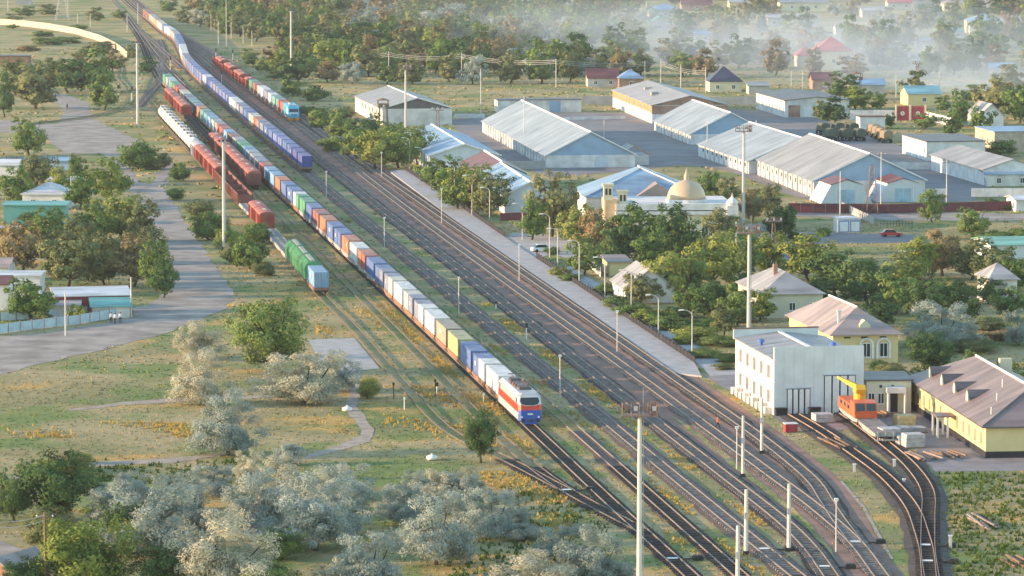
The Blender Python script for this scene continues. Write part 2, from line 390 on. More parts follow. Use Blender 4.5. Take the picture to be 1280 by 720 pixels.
L3c = [(172,134),(188,116),(203,97),(199,78)]
LINES = {}
for k, c in dict(T1=T1c, T2=T2c, T3=T3c, T4=T4c, T5=T5c, T6=T6c, TA=TAc, TB=TBc, SA=SAc, SB=SBc, SC=SCc, L1=L1c, L2=L2c, L3=L3c).items(): LINES[k] = Track(c)
def ribbon(tr, w, z, name, m, s0=0.0, s1=None, rag=0.0):
    s1 = tr.L if s1 is None else s1
    n = max(2, int((s1 - s0) / 5)); mb = MB(); r = random.Random(3)
    vs = []
    for k in range(n + 1):
        p, t = tr.at(s0 + (s1 - s0) * k / n); a = w / 2 + r.uniform(-rag, rag); b = w / 2 + r.uniform(-rag, rag)
        vs += [(p.x + t.y * a, p.y - t.x * a, z), (p.x - t.y * b, p.y + t.x * b, z)]
    mb.add(vs, [(2*k, 2*k+2, 2*k+3, 2*k+1)[::-1] for k in range(n)])
    o = mb.build(name, m); o['kind'] = 'structure'; return o
# the wide gravel field under the three lines by the platform
gl = [LINES['T4'].at(x) for x in np.arange(0, LINES['T4'].L, 12)]
gr = [LINES['T6'].at(x) for x in np.arange(30, LINES['T6'].L, 12)]
gx = [LINES['T5'].at(x) for x in np.arange(0, LINES['T5'].s_at_y(690), 8)]
poly = [(p.x + -t.y * 1.9, p.y + t.x * 1.9) for p, t in gl] + \
       [(p.x + t.y * 3.6, p.y - t.x * 3.6) for p, t in reversed(gr)] + [(p.x + t.y * 2.4, p.y - t.x * 2.4) for p, t in reversed(gx)]
POLYW_GRAV = poly
sheet('gravel_trackbed', poly, 0.02, M_grav, world=True)
SPEC = {  # ballast colour, width, rail, sleeper, label
 'T1': (M_grassb, 3.2, M_rail, M_slw, 'grassed-over line that carries the long container train and its electric locomotive'),
 'T2': (M_grassb, 2.9, M_rail, M_slw, 'empty weedy line just right of the long container train'),
 'T3': (M_ball, 3.7, M_rail, M_slg, 'grey-ballasted line ending under the blue container train'),
 'T4': (M_dark, 3.5, M_rail, M_slm, 'dark oily line on the left edge of the lilac gravel'),
 'T5': (M_ball, 2.9, M_rail, M_slg, 'middle line on the lilac gravel with the cyan diesel'),
 'T6': (M_dark, 3.5, M_rail, M_slm, 'dark line running right along the station platform'),
 'TA': (M_grassb, 1.2, M_raild, M_slw, 'weedy outer siding that holds the tank wagons and green hoppers'),
 'TB': (M_grassb, 1.2, M_raild, M_slw, 'weedy siding that holds the right-hand row of red box wagons'),
 'SA': (M_rust, 4.2, M_railr, M_slw, 'rusty curving siding left of the crane wagon track'),
 'SB': (M_rust, 4.2, M_railr, M_slw, 'rusty depot siding that the orange crane wagon stands on'),
 'SC': (M_grassb, 3.0, M_raild, M_slw, 'curved spur crossing the dirt road at upper left'),
 'L1': (M_ball, 3.4, M_rail, M_slg, 'upper crossover of the far yard throat beside the blue train'),
 'L2': (M_ball, 3.4, M_rail, M_slg, 'middle crossover of the far yard throat above the container train'),
 'L3': (M_ball, 3.4, M_rail, M_slg, 'lower crossover of the far yard throat near the tall mast')}
def rail_mesh(tr, off, z0=0.2, h=0.17, wd=0.075, step=4.0):
    n = max(3, int(tr.L / step)); vs = []; fs = []
    for k in range(n + 1):
        p, t = tr.at(tr.L * k / n); nx, ny = t.y, -t.x
        for a, z in ((off - wd/2, z0), (off + wd/2, z0), (off + wd/2, z0 + h), (off - wd/2, z0 + h)):
            vs.append((p.x + nx * a, p.y + ny * a, z))
    for k in range(n):
        for j in range(4): fs.append((4*k + j, 4*k + (j+1) % 4, 4*k + 4 + (j+1) % 4, 4*k + 4 + j)[::-1])
    return vs, fs
POLY['strip1'] = [(838,520),(862,533),(900,562),(960,609),(1008,650),(1040,688),(1052,720),(1046,716),(1020,680),(990,645),(940,603),(890,561)]
POLY['strip2'] = [(705,402),(712,402),(760,437),(800,466),(795,466),(750,434)]
for k_ in ('strip1', 'strip2'): sheet('grass_strip', POLY[k_], 0.045, GM, 0.3)
sl_proto = {}
for k, (bm, bw, rm, sm, lab) in SPEC.items():
    tr = LINES[k]
    ribbon(tr, bw, 0.055 + 0.004 * list(SPEC).index(k), 'ballast_bed', bm, rag=0.25)
    root = empty('railway_track', (0, 0, 0)); tag(root, lab, 'railway track', 'railway tracks')
    for sgn in (-1, 1):
        mb = MB(); mb.add(*rail_mesh(tr, sgn * 0.76)); mb.build('rail', rm, root)
    if sm.name not in sl_proto:
        q = MB(); q.box(-0.14, 0.14, -1.35, 1.35, 0.0, 0.17); sl_proto[sm.name] = q.mesh('sleeper', sm)
    rest = MB(); r = random.Random(5); x = 0.0; cnt = 0
    lim = 90 if k in ('T4', 'T5', 'T6', 'SA', 'SB', 'T3') else 0
    while x < tr.L:
        p, t = tr.at(x); q = PX(p.x, p.y)
        a = math.atan2(t.y, t.x) + r.gauss(0, 0.02)
        if q[1] < 40: break
        if q[1] < 722 and -5 < q[0] < 1285 and not (k in ('TA', 'TB', 'T2', 'SC') and q[1] < 585):
            zz = 0.09 + r.uniform(-0.02, 0.012)
            if cnt < lim:
                so_ = link('sleeper', sl_proto[sm.name], root, (p.x, p.y, zz), a); cnt += 1
            else:
                ca, sa = math.cos(a), math.sin(a)
                hx, hy = 0.14, 1.35
                c4 = [(p.x + u * ca - v_ * sa, p.y + u * sa + v_ * ca) for u, v_ in ((-hx,-hy),(hx,-hy),(hx,hy),(-hx,hy))]
                rest.add([(u, v_, 0.0) for u, v_ in c4] + [(u, v_, zz + 0.17) for u, v_ in c4], [(4,5,6,7),(0,1,5,4),(1,2,6,5),(2,3,7,6),(3,0,4,7)])
        x += 1.12 if q[1] > 300 else 1.3
    if rest.v:
        o = rest.build('sleepers', sm, root); o['kind'] = 'stuff'
    p0 = tr.p[0]; root.location = (p0.x, p0.y, 0)
    for o in KIDS[root.name]: o.location = (o.location.x - p0.x, o.location.y - p0.y, o.location.z)
for k, y0, y1 in (('T1', 600, 728), ('TB', 590, 660), ('TA', 575, 614), ('T2', 540, 725), ('T1', 20, 112), ('T2', 20, 112)):
    tr = LINES[k]; ribbon(tr, 2.7, 0.112 + .004 * len(k) + .003 * ord(k[1]) % .01, 'ballast_bed', M_ball if k == 'T2' else M_dark, tr.s_at_y(y1), tr.s_at_y(y0), rag=.3)
# switch machines and white point covers beside the turnouts
M_wht = mat('white_paint', (0.72, 0.72, 0.70), 0.6, 0.1, 0.8)
M_blk = mat('black_steel', (0.03, 0.03, 0.032), 0.6, 0.2, 1.0)
sw = [(1069, 680, 'T5', 'at the turnout near the bottom of the gravel'), (1158, 684, 'SA', 'upper one on the rusty depot turnout'), (1160, 704, 'SA', 'lower one on the rusty depot turnout'),
      (1042, 711, 'T4', 'on the curving dark line at the bottom edge'), (1001, 689, 'T3', 'between the concrete posts on the ballasted line'), (707, 615, 'TB', 'at the weedy turnout left of the tall mast'), (838, 701, 'T1', 'at the bottom of the weedy merged line')]
for px, py, k, where in sw:
    tr = LINES[k]; p, t = tr.at(tr.s_at_y(py)); a = math.atan2(t.y, t.x)
    rt = empty('switch_machine', (p.x, p.y, 0.0), a); tag(rt, 'white point cover with black switch box ' + where, 'switch machine', 'point machines at the turnouts')
    MB().box(-0.35, 0.35, -0.55, 0.55, 0.26, 0.33).build('cover_plate', M_wht, rt)
    MB().box(-0.12, 0.12, -2.6, -0.55, 0.12, 0.24).build('throw_rod', M_blk, rt)
    b = MB(); b.box(-0.45, 0.45, -3.3, -2.2, 0.08, 0.42); b.box(-0.38, 0.38, -3.2, -2.3, 0.42, 0.55); b.build('motor_box', M_blk, rt)
# ------------------------------------------------------------------ rolling stock (local +x points to the near end of the line)
RT = 0.37                                                # top of rail
M_bog = mat('dusty_bogie_steel', (0.06, 0.05, 0.045), 0.8, 0.3, 1.2)
M_frm = mat('brown_wagon_frame', (0.24, 0.13, 0.085), 0.8, 0.25, 0.8)
M_frg = mat('grey_wagon_frame', (0.33, 0.32, 0.31), 0.8, 0.2, 0.8)
M_red = mat('red_oxide_wagon_paint', (0.30, 0.075, 0.055), 0.75, 0.25, 0.35)
M_redr = mat('red_oxide_wagon_roof', (0.33, 0.115, 0.09), 0.7, 0.2, 0.3)
M_mar = mat('faded_maroon_wagon_paint', (0.22, 0.085, 0.07), 0.8, 0.25, 0.35)
M_tank = mat('pale_tank_paint', (0.66, 0.63, 0.58), 0.55, 0.18, 0.6)
M_hop = mat('green_hopper_paint', (0.10, 0.30, 0.15), 0.65, 0.2, 0.4)
M_hopy = mat('yellow_hopper_end', (0.50, 0.47, 0.20), 0.65, 0.2, 0.4)
M_wood = mat('grey_plank_floor', (0.24, 0.20, 0.18), 0.9, 0.25, 0.9)
M_glass = mat('dark_glass', (0.02, 0.035, 0.04), 0.12, 0.1, 0.5, spec=0.7)

def bogie_mesh():
    b = MB()
    for s in (-1, 1): b.prism_y([(-1.35, 0.5), (-1.0, 0.35), (1.0, 0.35), (1.35, 0.5), (1.35, 0.62), (0.6, 0.85), (-0.6, 0.85), (-1.35, 0.62)], s * 1.02 - 0.09, s * 1.02 + 0.09)
    b.box(-0.25, 0.25, -1.05, 1.05, 0.55, 0.95)
    for x in (-0.92, 0.92): b.tube((x, -0.85, 0.48), (x, 0.85, 0.48), 0.08, n=6)
    return b.mesh('bogie', M_bog)
def wheel_mesh():
    b = MB(); b.tube((0, -0.07, 0), (0, 0.07, 0), 0.475, n=14); return b.mesh('wheel', mat('wheel_steel', (0.10, 0.075, 0.06), 0.6, 0.2, 1.0))
BOG, WHL = bogie_mesh(), wheel_mesh()
def bogies(root, xs, wheels=True):
    for x in xs:
        b = link('bogie', BOG, root, (x, 0, RT))
        if wheels:
            for wx in (-0.92, 0.92):
                for wy in (-0.76, 0.76): link('wheel', WHL, b, (wx, wy, 0.475))
def flat_frame(L, m, cross=True):
    b = MB(); h = L / 2
    for s in (-1, 1):                                    # fish-bellied side sills
        b.prism_y([(-h, 1.15), (-h * .55, 0.85), (h * .55, 0.85), (h, 1.15), (h, 1.5), (-h, 1.5)], s * 1.2 - 0.1, s * 1.2 + 0.1)
    b.box(-h, h, -0.22, 0.22, 1.02, 1.45)
    n = int(L / 1.6)
    for k in range(n + 1):
        x = -h + 0.15 + (L - 0.3) * k / n; b.box(x - 0.12, x + 0.12, -1.15, 1.15, 1.2, 1.49)
    for s in (-1, 1): b.box(s * h - 0.1, s * h + 0.1, -1.3, 1.3, 1.1, 1.52)
    return b
def coupler_mesh():
    b = MB(); b.box(0, 0.55, -0.12, 0.12, 0.95, 1.2); b.box(0.45, 0.8, -0.2, 0.2, 0.9, 1.25); return b.mesh('coupler', M_bog)
CPL = coupler_mesh()
def couplers(root, L):
    link('coupler', CPL, root, (L / 2, 0, 0)); link('coupler', CPL, root, (-L / 2, 0, 0), math.pi)
def flat_wagon(L, m, wheels, name='flat_wagon'):
    r = empty(name); flat_frame(L, m).build('frame', m, r); bogies(r, (L/2 - 2.0, -L/2 + 2.0), wheels); couplers(r, L); return r

def container_body(L, Hh=2.6):
    b = MB(); h = L / 2; w_ = 1.22; z1 = Hh
    n = int(L / 0.55); P = []
    for k in range(n):                                   # corrugated long sides
        x0 = -h + 0.12 + (L - 0.24) * k / n; dx = (L - 0.24) / n
        P += [(x0, 0.0), (x0 + dx * .35, 0.0), (x0 + dx * .5, 0.05), (x0 + dx * .85, 0.05)]
    P.append((h - 0.12, 0.0))
    for s in (-1, 1):
        vs = []
        for x, d in P: vs += [(x, s * (w_ - 0.06 + d - 0.02), 0.16), (x, s * (w_ - 0.06 + d - 0.02), z1 - 0.1)]
        fs = [((2*k, 2*k+2, 2*k+3, 2*k+1) if s < 0 else (2*k, 2*k+1, 2*k+3, 2*k+2)) for k in range(len(P) - 1)]
        b.add(vs, fs)
    n = int(L / 1.1)
    for k in range(n):                                   # shallow roof ribs
        x0 = -h + 0.12 + (L - 0.24) * k / n; dx = (L - 0.24) / n
        pass
    b.box(-h + 0.04, h - 0.06, -w_ + 0.09, w_ - 0.09, 0.05, z1 - 0.04)
    return b.mesh('body', MATS['c_blue'])
def container_frame(L, Hh=2.6):
    b = MB(); h = L / 2; w_ = 1.22; z1 = Hh
    for sx in (-1, 1):
        for sy in (-1, 1):
            xa, xb = sorted((sx * h, sx * (h - 0.16))); ya, yb = sorted((sy * w_, sy * (w_ - 0.16))); b.box(xa, xb, ya, yb, 0, z1)
        xa, xb = sorted((sx * h, sx * (h - 0.12)))
        b.box(xa, xb, -w_ + .16, w_ - .16, z1 - 0.14, z1 - 0.002); b.box(xa, xb, -w_ + .16, w_ - .16, 0.0, 0.16)
    for sy in (-1, 1):
        ya, yb = sorted((sy * w_, sy * (w_ - 0.1)))
        b.box(-h + .16, h - .16, ya, yb, z1 - 0.1, z1 - 0.001); b.box(-h + .16, h - .16, ya, yb, 0.0, 0.16)
    return b.mesh('frame', MATS['c_blue'])
def container_door(Hh=2.6):
    b = MB(); b.box(-0.06, 0, 0.02, 1.05, 0.17, Hh - 0.15)
    for z in (0.5, 1.1, 1.7, 2.2): b.box(0.0, 0.025, 0.06, 1.0, z, z + 0.22)
    return b.mesh('door', MATS['c_blue'])
def rod_mesh(Hh=2.6):
    b = MB()
    for y in (0.3, 0.75): b.tube((0.045, y, 0.1), (0.045, y, Hh - 0.1), 0.035, n=5)
    return b.mesh('lock_rod', mat('galvanised_rod', (0.45, 0.46, 0.47), 0.5, 0.1, 1))
CC = dict(white=(0.78, 0.77, 0.74), cream=(0.72, 0.66, 0.52), blue=(0.06, 0.16, 0.45), deepblue=(0.035, 0.07, 0.36), peri=(0.14, 0.20, 0.52), slate=(0.22, 0.25, 0.38),
          sky=(0.16, 0.38, 0.62), teal=(0.12, 0.38, 0.36), green=(0.06, 0.36, 0.20), yellow=(0.48, 0.44, 0.17), tan=(0.42, 0.33, 0.22), orange=(0.60, 0.16, 0.05), red=(0.48, 0.085, 0.06),
          brown=(0.30, 0.11, 0.08), grey=(0.40, 0.41, 0.43))
CWORD = dict(white='white', cream='cream', blue='blue', deepblue='deep blue', peri='faded blue', slate='slate blue', sky='light blue', teal='teal', green='green', yellow='yellow',
             tan='tan', orange='orange', red='red', brown='brown-red', grey='grey')
for k, c in CC.items():
    g_ = sum(c) / 3 * .9 + .03; c = tuple(x * .82 + g_ * .18 for x in c); CC[k] = c
    mat('r_' + k, tuple(x * .6 + .16 for x in c), .7, .2, .5)
    mat('c_' + k, c, 0.55, 0.12, 0.9, c2=tuple(x * 0.64 + 0.03 for x in c), spec=0.35, detail=8.0)
def container_roof(L, Hh=2.6):
    b = MB(); h = L / 2; n = int(L / 1.1)
    b.box(-h + .13, h - .13, -1.11, 1.11, Hh - .039, Hh - .02)
    for k in range(n):                                   # shallow roof ribs
        x0 = -h + 0.14 + (L - 0.28) * k / n; dx = (L - 0.28) / n; b.box(x0, x0 + dx * .6, -1.08, 1.08, Hh - .019, Hh + .025)
    return b.mesh('roof', MATS['r_blue'])
ROOF = {20: container_roof(6.06), 40: container_roof(12.19)}
BODY = {20: container_body(6.06), 40: container_body(12.19)}
FRAM = {20: container_frame(6.06), 40: container_frame(12.19)}
DOOR, ROD = container_door(), rod_mesh()
def panel_mesh(L):                                       # pale company panel with dark lettering bars on the long side
    b = MB(); b.box(-L * .09, L * .09, -1.262, -1.235, 1.2, 1.85); return b.mesh('side_panel', MATS['c_white'])
PAN = {20: panel_mesh(6.06), 40: panel_mesh(12.19)}
def container(size, c, detail):
    m = MATS['c_' + c]; r = empty('shipping_container')
    o = link('body', BODY[size], r); paint(o, m)
    o = link('frame', FRAM[size], r); paint(o, m)
    o = link('roof', ROOF[size], r); paint(o, MATS['r_' + c])
    if detail:
        L = {20: 6.06, 40: 12.19}[size]
        for s in (-1, 1):
            d = link('door', DOOR, r, (L / 2 - 0.055, 0, 0)); paint(d, m); d.scale = (1, s, 1)
            if detail > 1: q = link('lock_rod', ROD, d)
        if rng.random() < 0.16: link('side_panel', PAN[size], r)
    return r
def place(o, tr, s, z=0.0):
    p, t = tr.at(s); o.location = (p.x, p.y, z); o.rotation_euler.z = math.atan2(-t.y, -t.x); return p

def boxcar(m, mr, wheels):
    r = empty('box_wagon'); L = 13.8; h = L / 2
    b = MB(); b.box(-h, h, -1.42, 1.42, 1.15, 3.75)
    for k in range(13):
        x = -h + 0.1 + (L - 0.2) * k / 12
        if abs(x) > 2.0:
            for s in (-1, 1): b.box(x - 0.06, x + 0.06, s * 1.45 - 0.045, s * 1.45 + 0.045, 1.15, 3.72)
    for s in (-1, 1):
        for y in (-0.9, 0, 0.9): b.box(s * (h + .03) - .05, s * (h + .03) + .05, y - .06, y + .06, 1.2, 3.7)
    b.build('body', m, r)
    prof = [(1.55 * math.cos(t), 3.7 + 0.62 * math.sin(t)) for t in [math.pi * k / 10 for k in range(11)]]
    MB().prism_x(prof, -h - 0.12, h + 0.12).build('roof', mr, r)
    for s in (-1, 1):
        d = MB(); d.box(-1.9, 1.9, -0.05, 0.05, 1.25, 3.6)
        for x in (-1.9, -0.03, 1.84): d.box(x, x + 0.08, -0.1, 0.1, 1.25, 3.6)
        d.build('door', m, r, (0, s * 1.5, 0))
    MB().box(-1.5, 1.5, -0.3, 0.3, 4.31, 4.36).build('roof_walkway', mat('pale_walkway', (0.55, 0.45, 0.42), 0.8), r)
    MB().box(-h, h, -1.25, 1.25, 0.85, 1.15).build('underframe', M_bog, r)
    bogies(r, (4.6, -4.6), wheels); couplers(r, L); return r
def gondola(m, wheels):
    r = empty('gondola_wagon'); L = 12.8; h = L / 2; b = MB()
    for s in (-1, 1):
        b.box(-h, h, s * 1.5 - .06, s * 1.5 + .06, 1.2, 3.2); b.box(s * h - .06, s * h + .06, -1.44, 1.44, 1.2, 3.2)
        b.box(-h - .08, h + .08, s * 1.53 - .1, s * 1.53 + .1, 3.2, 3.32)
        for k in range(8):
            x = -h + .2 + (L - .4) * k / 7; b.box(x - .08, x + .08, s * 1.6 - .05, s * 1.6 + .05, 1.2, 3.2)
    b.build('body', m, r)
    MB().box(-h + .07, h - .07, -1.43, 1.43, 1.15, 1.3).build('floor', M_wood, r)
    MB().box(-h, h, -1.25, 1.25, 0.85, 1.15).build('underframe', M_bog, r)
    bogies(r, (4.3, -4.3), wheels); couplers(r, L); return r
def tank(wheels):
    r = empty('tank_wagon'); L = 10.9; b = MB()
    prof = [(-5.4, 0.3), (-5.3, 0.9), (-5.0, 1.35), (-4.5, 1.5), (4.5, 1.5), (5.0, 1.35), (5.3, 0.9), (5.4, 0.3)]
    n = 18; vs = []; fs = []
    for x, rr in prof:
        for k in range(n):
            t = 2 * math.pi * k / n; vs.append((x, rr * math.cos(t), 2.95 + rr * math.sin(t)))
    for j in range(len(prof) - 1):
        for k in range(n): fs.append((j*n + k, (j+1)*n + k, (j+1)*n + (k+1) % n, j*n + (k+1) % n)[::-1])
    fs += [tuple(range(n)), tuple((len(prof)-1)*n + k for k in range(n))[::-1]]
    b.add(vs, fs); b.build('barrel', M_tank, r, smooth=True)
    d = MB(); d.lathe([(0.65, 0), (0.65, 0.45), (0.4, 0.55), (0.1, 0.58)], 12, c=(0, 0, 4.38)); d.build('dome', M_tank, r)
    w_ = MB(); w_.box(-2.2, 2.2, -0.9, -0.75, 4.4, 4.85); w_.box(-2.2, 2.2, 0.75, 0.9, 4.4, 4.85); w_.box(-2.2, 2.2, -0.9, 0.9, 4.36, 4.41); w_.build('walkway', M_frg, r)
    for x in (-2.5, 0, 2.5):
        q = MB()
        for k in range(16):
            t0, t1 = 2*math.pi*k/16, 2*math.pi*(k+1)/16
            q.tube((x, 1.52*math.cos(t0), 2.95+1.52*math.sin(t0)), (x, 1.52*math.cos(t1), 2.95+1.52*math.sin(t1)), .05, n=4, cap=False)
        q.build('tank_strap', M_frm, r)
    f = flat_frame(L + .9, M_bog); f.build('frame', M_bog, r)
    bogies(r, (3.9, -3.9), wheels); couplers(r, L + .9); return r
def hopper(wheels, endm):
    r = empty('hopper_wagon'); L = 13.4; h = L / 2; b = MB()
    prof = [(-1.5, 1.5), (1.5, 1.5), (1.6, 3.3), (1.35, 4.0), (0.8, 4.45), (0, 4.6), (-0.8, 4.45), (-1.35, 4.0), (-1.6, 3.3)]
    b.prism_x(prof, -h + .4, h - .4)
    for k in range(11):
        x = -h + .6 + (L - 1.2) * k / 10
        q = [(y * 1.035, z + (0.06 if z > 2 else 0)) for y, z in prof]; b.prism_x(q, x - .07, x + .07)
    b.build('body', M_hop, r)
    e = MB(); q = [(y * .96, z * .985 + .02) for y, z in prof]; e.prism_x(q, h - .4, h - .34); e.prism_x(q, -h + .34, -h + .4); e.build('end_wall', endm, r)
    u = MB()
    for x in (-4, -1.3, 1.3, 4): u.add([(x-1.2,-1.3,1.5),(x+1.2,-1.3,1.5),(x+1.2,1.3,1.5),(x-1.2,1.3,1.5),(x-.4,-.7,.8),(x+.4,-.7,.8),(x+.4,.7,.8),(x-.4,.7,.8)],[(0,1,5,4),(1,2,6,5),(2,3,7,6),(3,0,4,7),(4,5,6,7)])
    u.build('chute', M_bog, r)
    MB().box(-h + 1, h - 1, -.35, .35, 4.6, 4.72).build('roof_walkway', M_frg, r)
    MB().box(-h, h, -1.2, 1.2, 1.05, 1.48).build('underframe', M_bog, r)
    bogies(r, (4.7, -4.7), wheels); couplers(r, L); return r

# --- electric locomotive
M_lwht = mat('loco_white', (0.46, 0.46, 0.47), 0.4, 0.06, 0.6, spec=0.5)
M_lred = mat('loco_red', (0.60, 0.045, 0.02), 0.4, 0.06, 0.6, spec=0.5)
M_lblu = mat('loco_blue', (0.03, 0.10, 0.42), 0.35, 0.06, 0.6, spec=0.5)
M_lgry = mat('loco_roof_grey', (0.38, 0.40, 0.42), 0.5, 0.12, 0.8)
def loco_electric():
    r = empty('electric_locomotive'); L = 20.0; h = L / 2; W_ = 1.55
    def bodyslab(z0, z1, nose0, nose1, m, name, w0=W_, w1=W_, par_=r):
        b = MB(); x0, x1 = h - nose0, h - nose1; c = .35
        lo = [(-x0, -w0+c), (-x0+c, -w0), (x0-c, -w0), (x0, -w0+c), (x0, w0-c), (x0-c, w0), (-x0+c, w0), (-x0, w0-c)]
        hi = [(-x1, -w1+c), (-x1+c, -w1), (x1-c, -w1), (x1, -w1+c), (x1, w1-c), (x1-c, w1), (-x1+c, w1), (-x1, w1-c)]
        b.add([(x, y, z0) for x, y in lo] + [(x, y, z1) for x, y in hi], [(k, (k+1) % 8, 8+(k+1) % 8, 8+k) for k in range(8)] + [tuple(range(8))[::-1], tuple(range(8, 16))])
        return b.build(name, m, par_)
    bodyslab(1.05, 1.9, 0.12, 0.0, M_lgry, 'lower_body')
    bodyslab(1.9, 2.0, 0.0, 0.0, M_lwht, 'white_stripe')
    bodyslab(2.0, 3.05, 0.0, 0.2, M_lred, 'red_band')
    bodyslab(3.05, 4.0, 0.2, 0.85, M_lwht, 'upper_body')
    bodyslab(4.0, 4.45, 0.85, 1.4, M_lgry, 'roof', W_, 1.2)
    for s in (1, -1):
        b = MB(); b.prism_x([(-1.22, .8), (1.22, .8), (1.22, 2.34), (-1.22, 2.34)], -0.16, 0.0); b.add([(-.42, -1.56, .95), (-.04, -1.22, .95), (-.04, -1.22, 2.34), (-.42, -1.56, 2.34)], [(0, 1, 2, 3)]); b.add([(-.42, 1.56, .95), (-.04, 1.22, .95), (-.04, 1.22, 2.34), (-.42, 1.56, 2.34)], [(3, 2, 1, 0)]); b.box(-0.05, 0.03, -1.0, 1.0, 0.5, 0.82)
        o = b.build('front_panel', M_lblu, r, (s * (h + .05), 0, 0), 0 if s > 0 else math.pi)
        p = MB(); p.box(0.0, 0.02, -0.35, 0.35, 1.72, 1.95); p.build('number_plate', M_wht, o)
        g = MB()                                         # rounded windscreen lying on the sloped nose
        pts = [(-1.15, 3.95), (-1.28, 3.5), (-1.1, 3.15), (-.6, 2.98), (.6, 2.98), (1.1, 3.15), (1.28, 3.5), (1.15, 3.95)]
        def nx(z): return h - 0.18 - (z - 3.0) * 0.67 if z >= 3 else h - 0.18 + (3 - z) * .28
        rim = [(y * 1.09, 3.5 + (z - 3.5) * 1.12) for y, z in pts]
        g.add([(nx(z) + .03, y, z) for y, z in rim], [tuple(range(8))]); o2 = g.build('windscreen_surround', M_wht, r, (0, 0, 0), 0 if s > 0 else math.pi)
        g = MB(); g.add([(nx(z) + .06, y, z) for y, z in pts], [tuple(range(8))]); g.build('windscreen', M_glass, o2)
        for y in (-1.1, 1.1): l = MB(); l.tube((0.0, y, 1.45), (0.06, y, 1.45), .14, n=10); l.build('headlight', M_wht, o)
        for y in (-1.0, 1.0): l = MB(); l.tube((0, y, 1.1), (0.45, y, 1.1), .1, n=8); l.tube((0.45, y, 1.1), (0.52, y, 1.1), .24, n=12); l.build('buffer', M_blk, o)
    for s in (-1, 1):
        for x in (-8.0, 8.0):
            b = MB(); b.box(-.45, .45, -.02, .02, 3.1, 3.8); b.build('side_window', M_glass, r, (x, s * (W_ + .01), 0))
        b = MB()
        for k in range(7): b.box(-6 + k * 1.9, -6 + k * 1.9 + 1.2, -.025, .025, 3.15, 3.8)
        b.build('louvre_panel', M_lgry, r, (-.3, s * (W_ + .01), 0))
    MB().box(-5.5, 5.5, -.8, .8, 4.45, 4.62).build('roof_equipment', mat('roof_equipment_dark', (.12, .12, .13), .7), r)
    for x in (-4.4, 4.4):
        b = MB(); b.box(x - 1.0, x + 1.0, -.75, .75, 4.65, 4.8)
        for y in (-.6, .6): b.tube((x - 1, y, 4.85), (x + .9, y * .5, 5.15), .05, n=5); b.tube((x + .9, y * .5, 5.15), (x - .4, y * .8, 5.35), .05, n=5)
        b.box(x - .6, x - .2, -.9, .9, 5.33, 5.4); b.build('pantograph', mat('pantograph_steel', (.10, .09, .09), .6), r)
    for k in range(6):
        b = MB(); b.lathe([(.14, 0), (.2, .1), (.12, .2), (.2, .3), (.1, .42)], 8); b.build('insulator', M_frm, r, (-2.5 + k, .9 * (-1) ** k, 4.45))
    MB().box(-h + .6, h - .6, -1.35, 1.35, 0.75, 1.05).build('underframe', M_blk, r)
    MB().box(-2.2, 2.2, -1.3, 1.3, 0.55, 1.0).build('transformer_box', M_blk, r)
    bogies(r, (6.3, -6.3), True); couplers(r, L); return r
def loco_diesel():
    m = mat('cyan_loco_paint', (0.06, 0.36, 0.55), .4, .08, .5, spec=.5); mo = mat('orange_pilot', (.60, .26, .05), .6, .1, .5)
    r = empty('diesel_locomotive'); L = 18.0; h = L / 2
    b = MB(); b.prism_y([(-h, 1.3), (h, 1.3), (h + .1, 2.4), (h - .5, 3.9), (h - .9, 4.4), (h - 4, 4.5), (-h + .6, 4.5), (-h, 4.0)], -1.5, 1.5); b.build('body', m, r)
    b = MB(); b.box(h - 3.9, h - 2.6, -1.2, 1.2, 4.5, 4.75); b.lathe([(.5, 0), (.5, .25)], 12, c=(-2, 0, 4.5)); b.lathe([(.5, 0), (.5, .25)], 12, c=(-4, 0, 4.5)); b.build('roof_equipment', M_lgry, r)
    g = MB(); g.add([(h - .02, -1.25, 2.95), (h - .02, 1.25, 2.95), (h - .36, 1.15, 3.75), (h - .36, -1.15, 3.75)], [(0, 1, 2, 3)])
    g.v = [(x + .08, y, z) for x, y, z in g.v]; g.build('windscreen', M_glass, r)
    MB().box(h + .06, h + .14, -1.2, 1.2, 2.45, 2.75).build('white_stripe', M_wht, r)
    MB().box(h - .6, h + .35, -1.45, 1.45, .55, 1.3).build('pilot', mo, r)
    MB().box(-h, h - .6, -1.3, 1.3, .9, 1.3).build('underframe', mo, r)
    for y in (-1.1, 1.1): l = MB(); l.tube((h + .1, y, 2.2), (h + .2, y, 2.2), .16, n=10); l.build('headlight', M_wht, r)
    for s in (-1, 1):
        b = MB(); b.box(h - 5.2, h - 1.2, s * 1.51 - .03, s * 1.51 + .03, 2.2, 3.9); b.build('side_panel', M_wht, r)
    bogies(r, (5.4, -5.4), True); couplers(r, L); return r

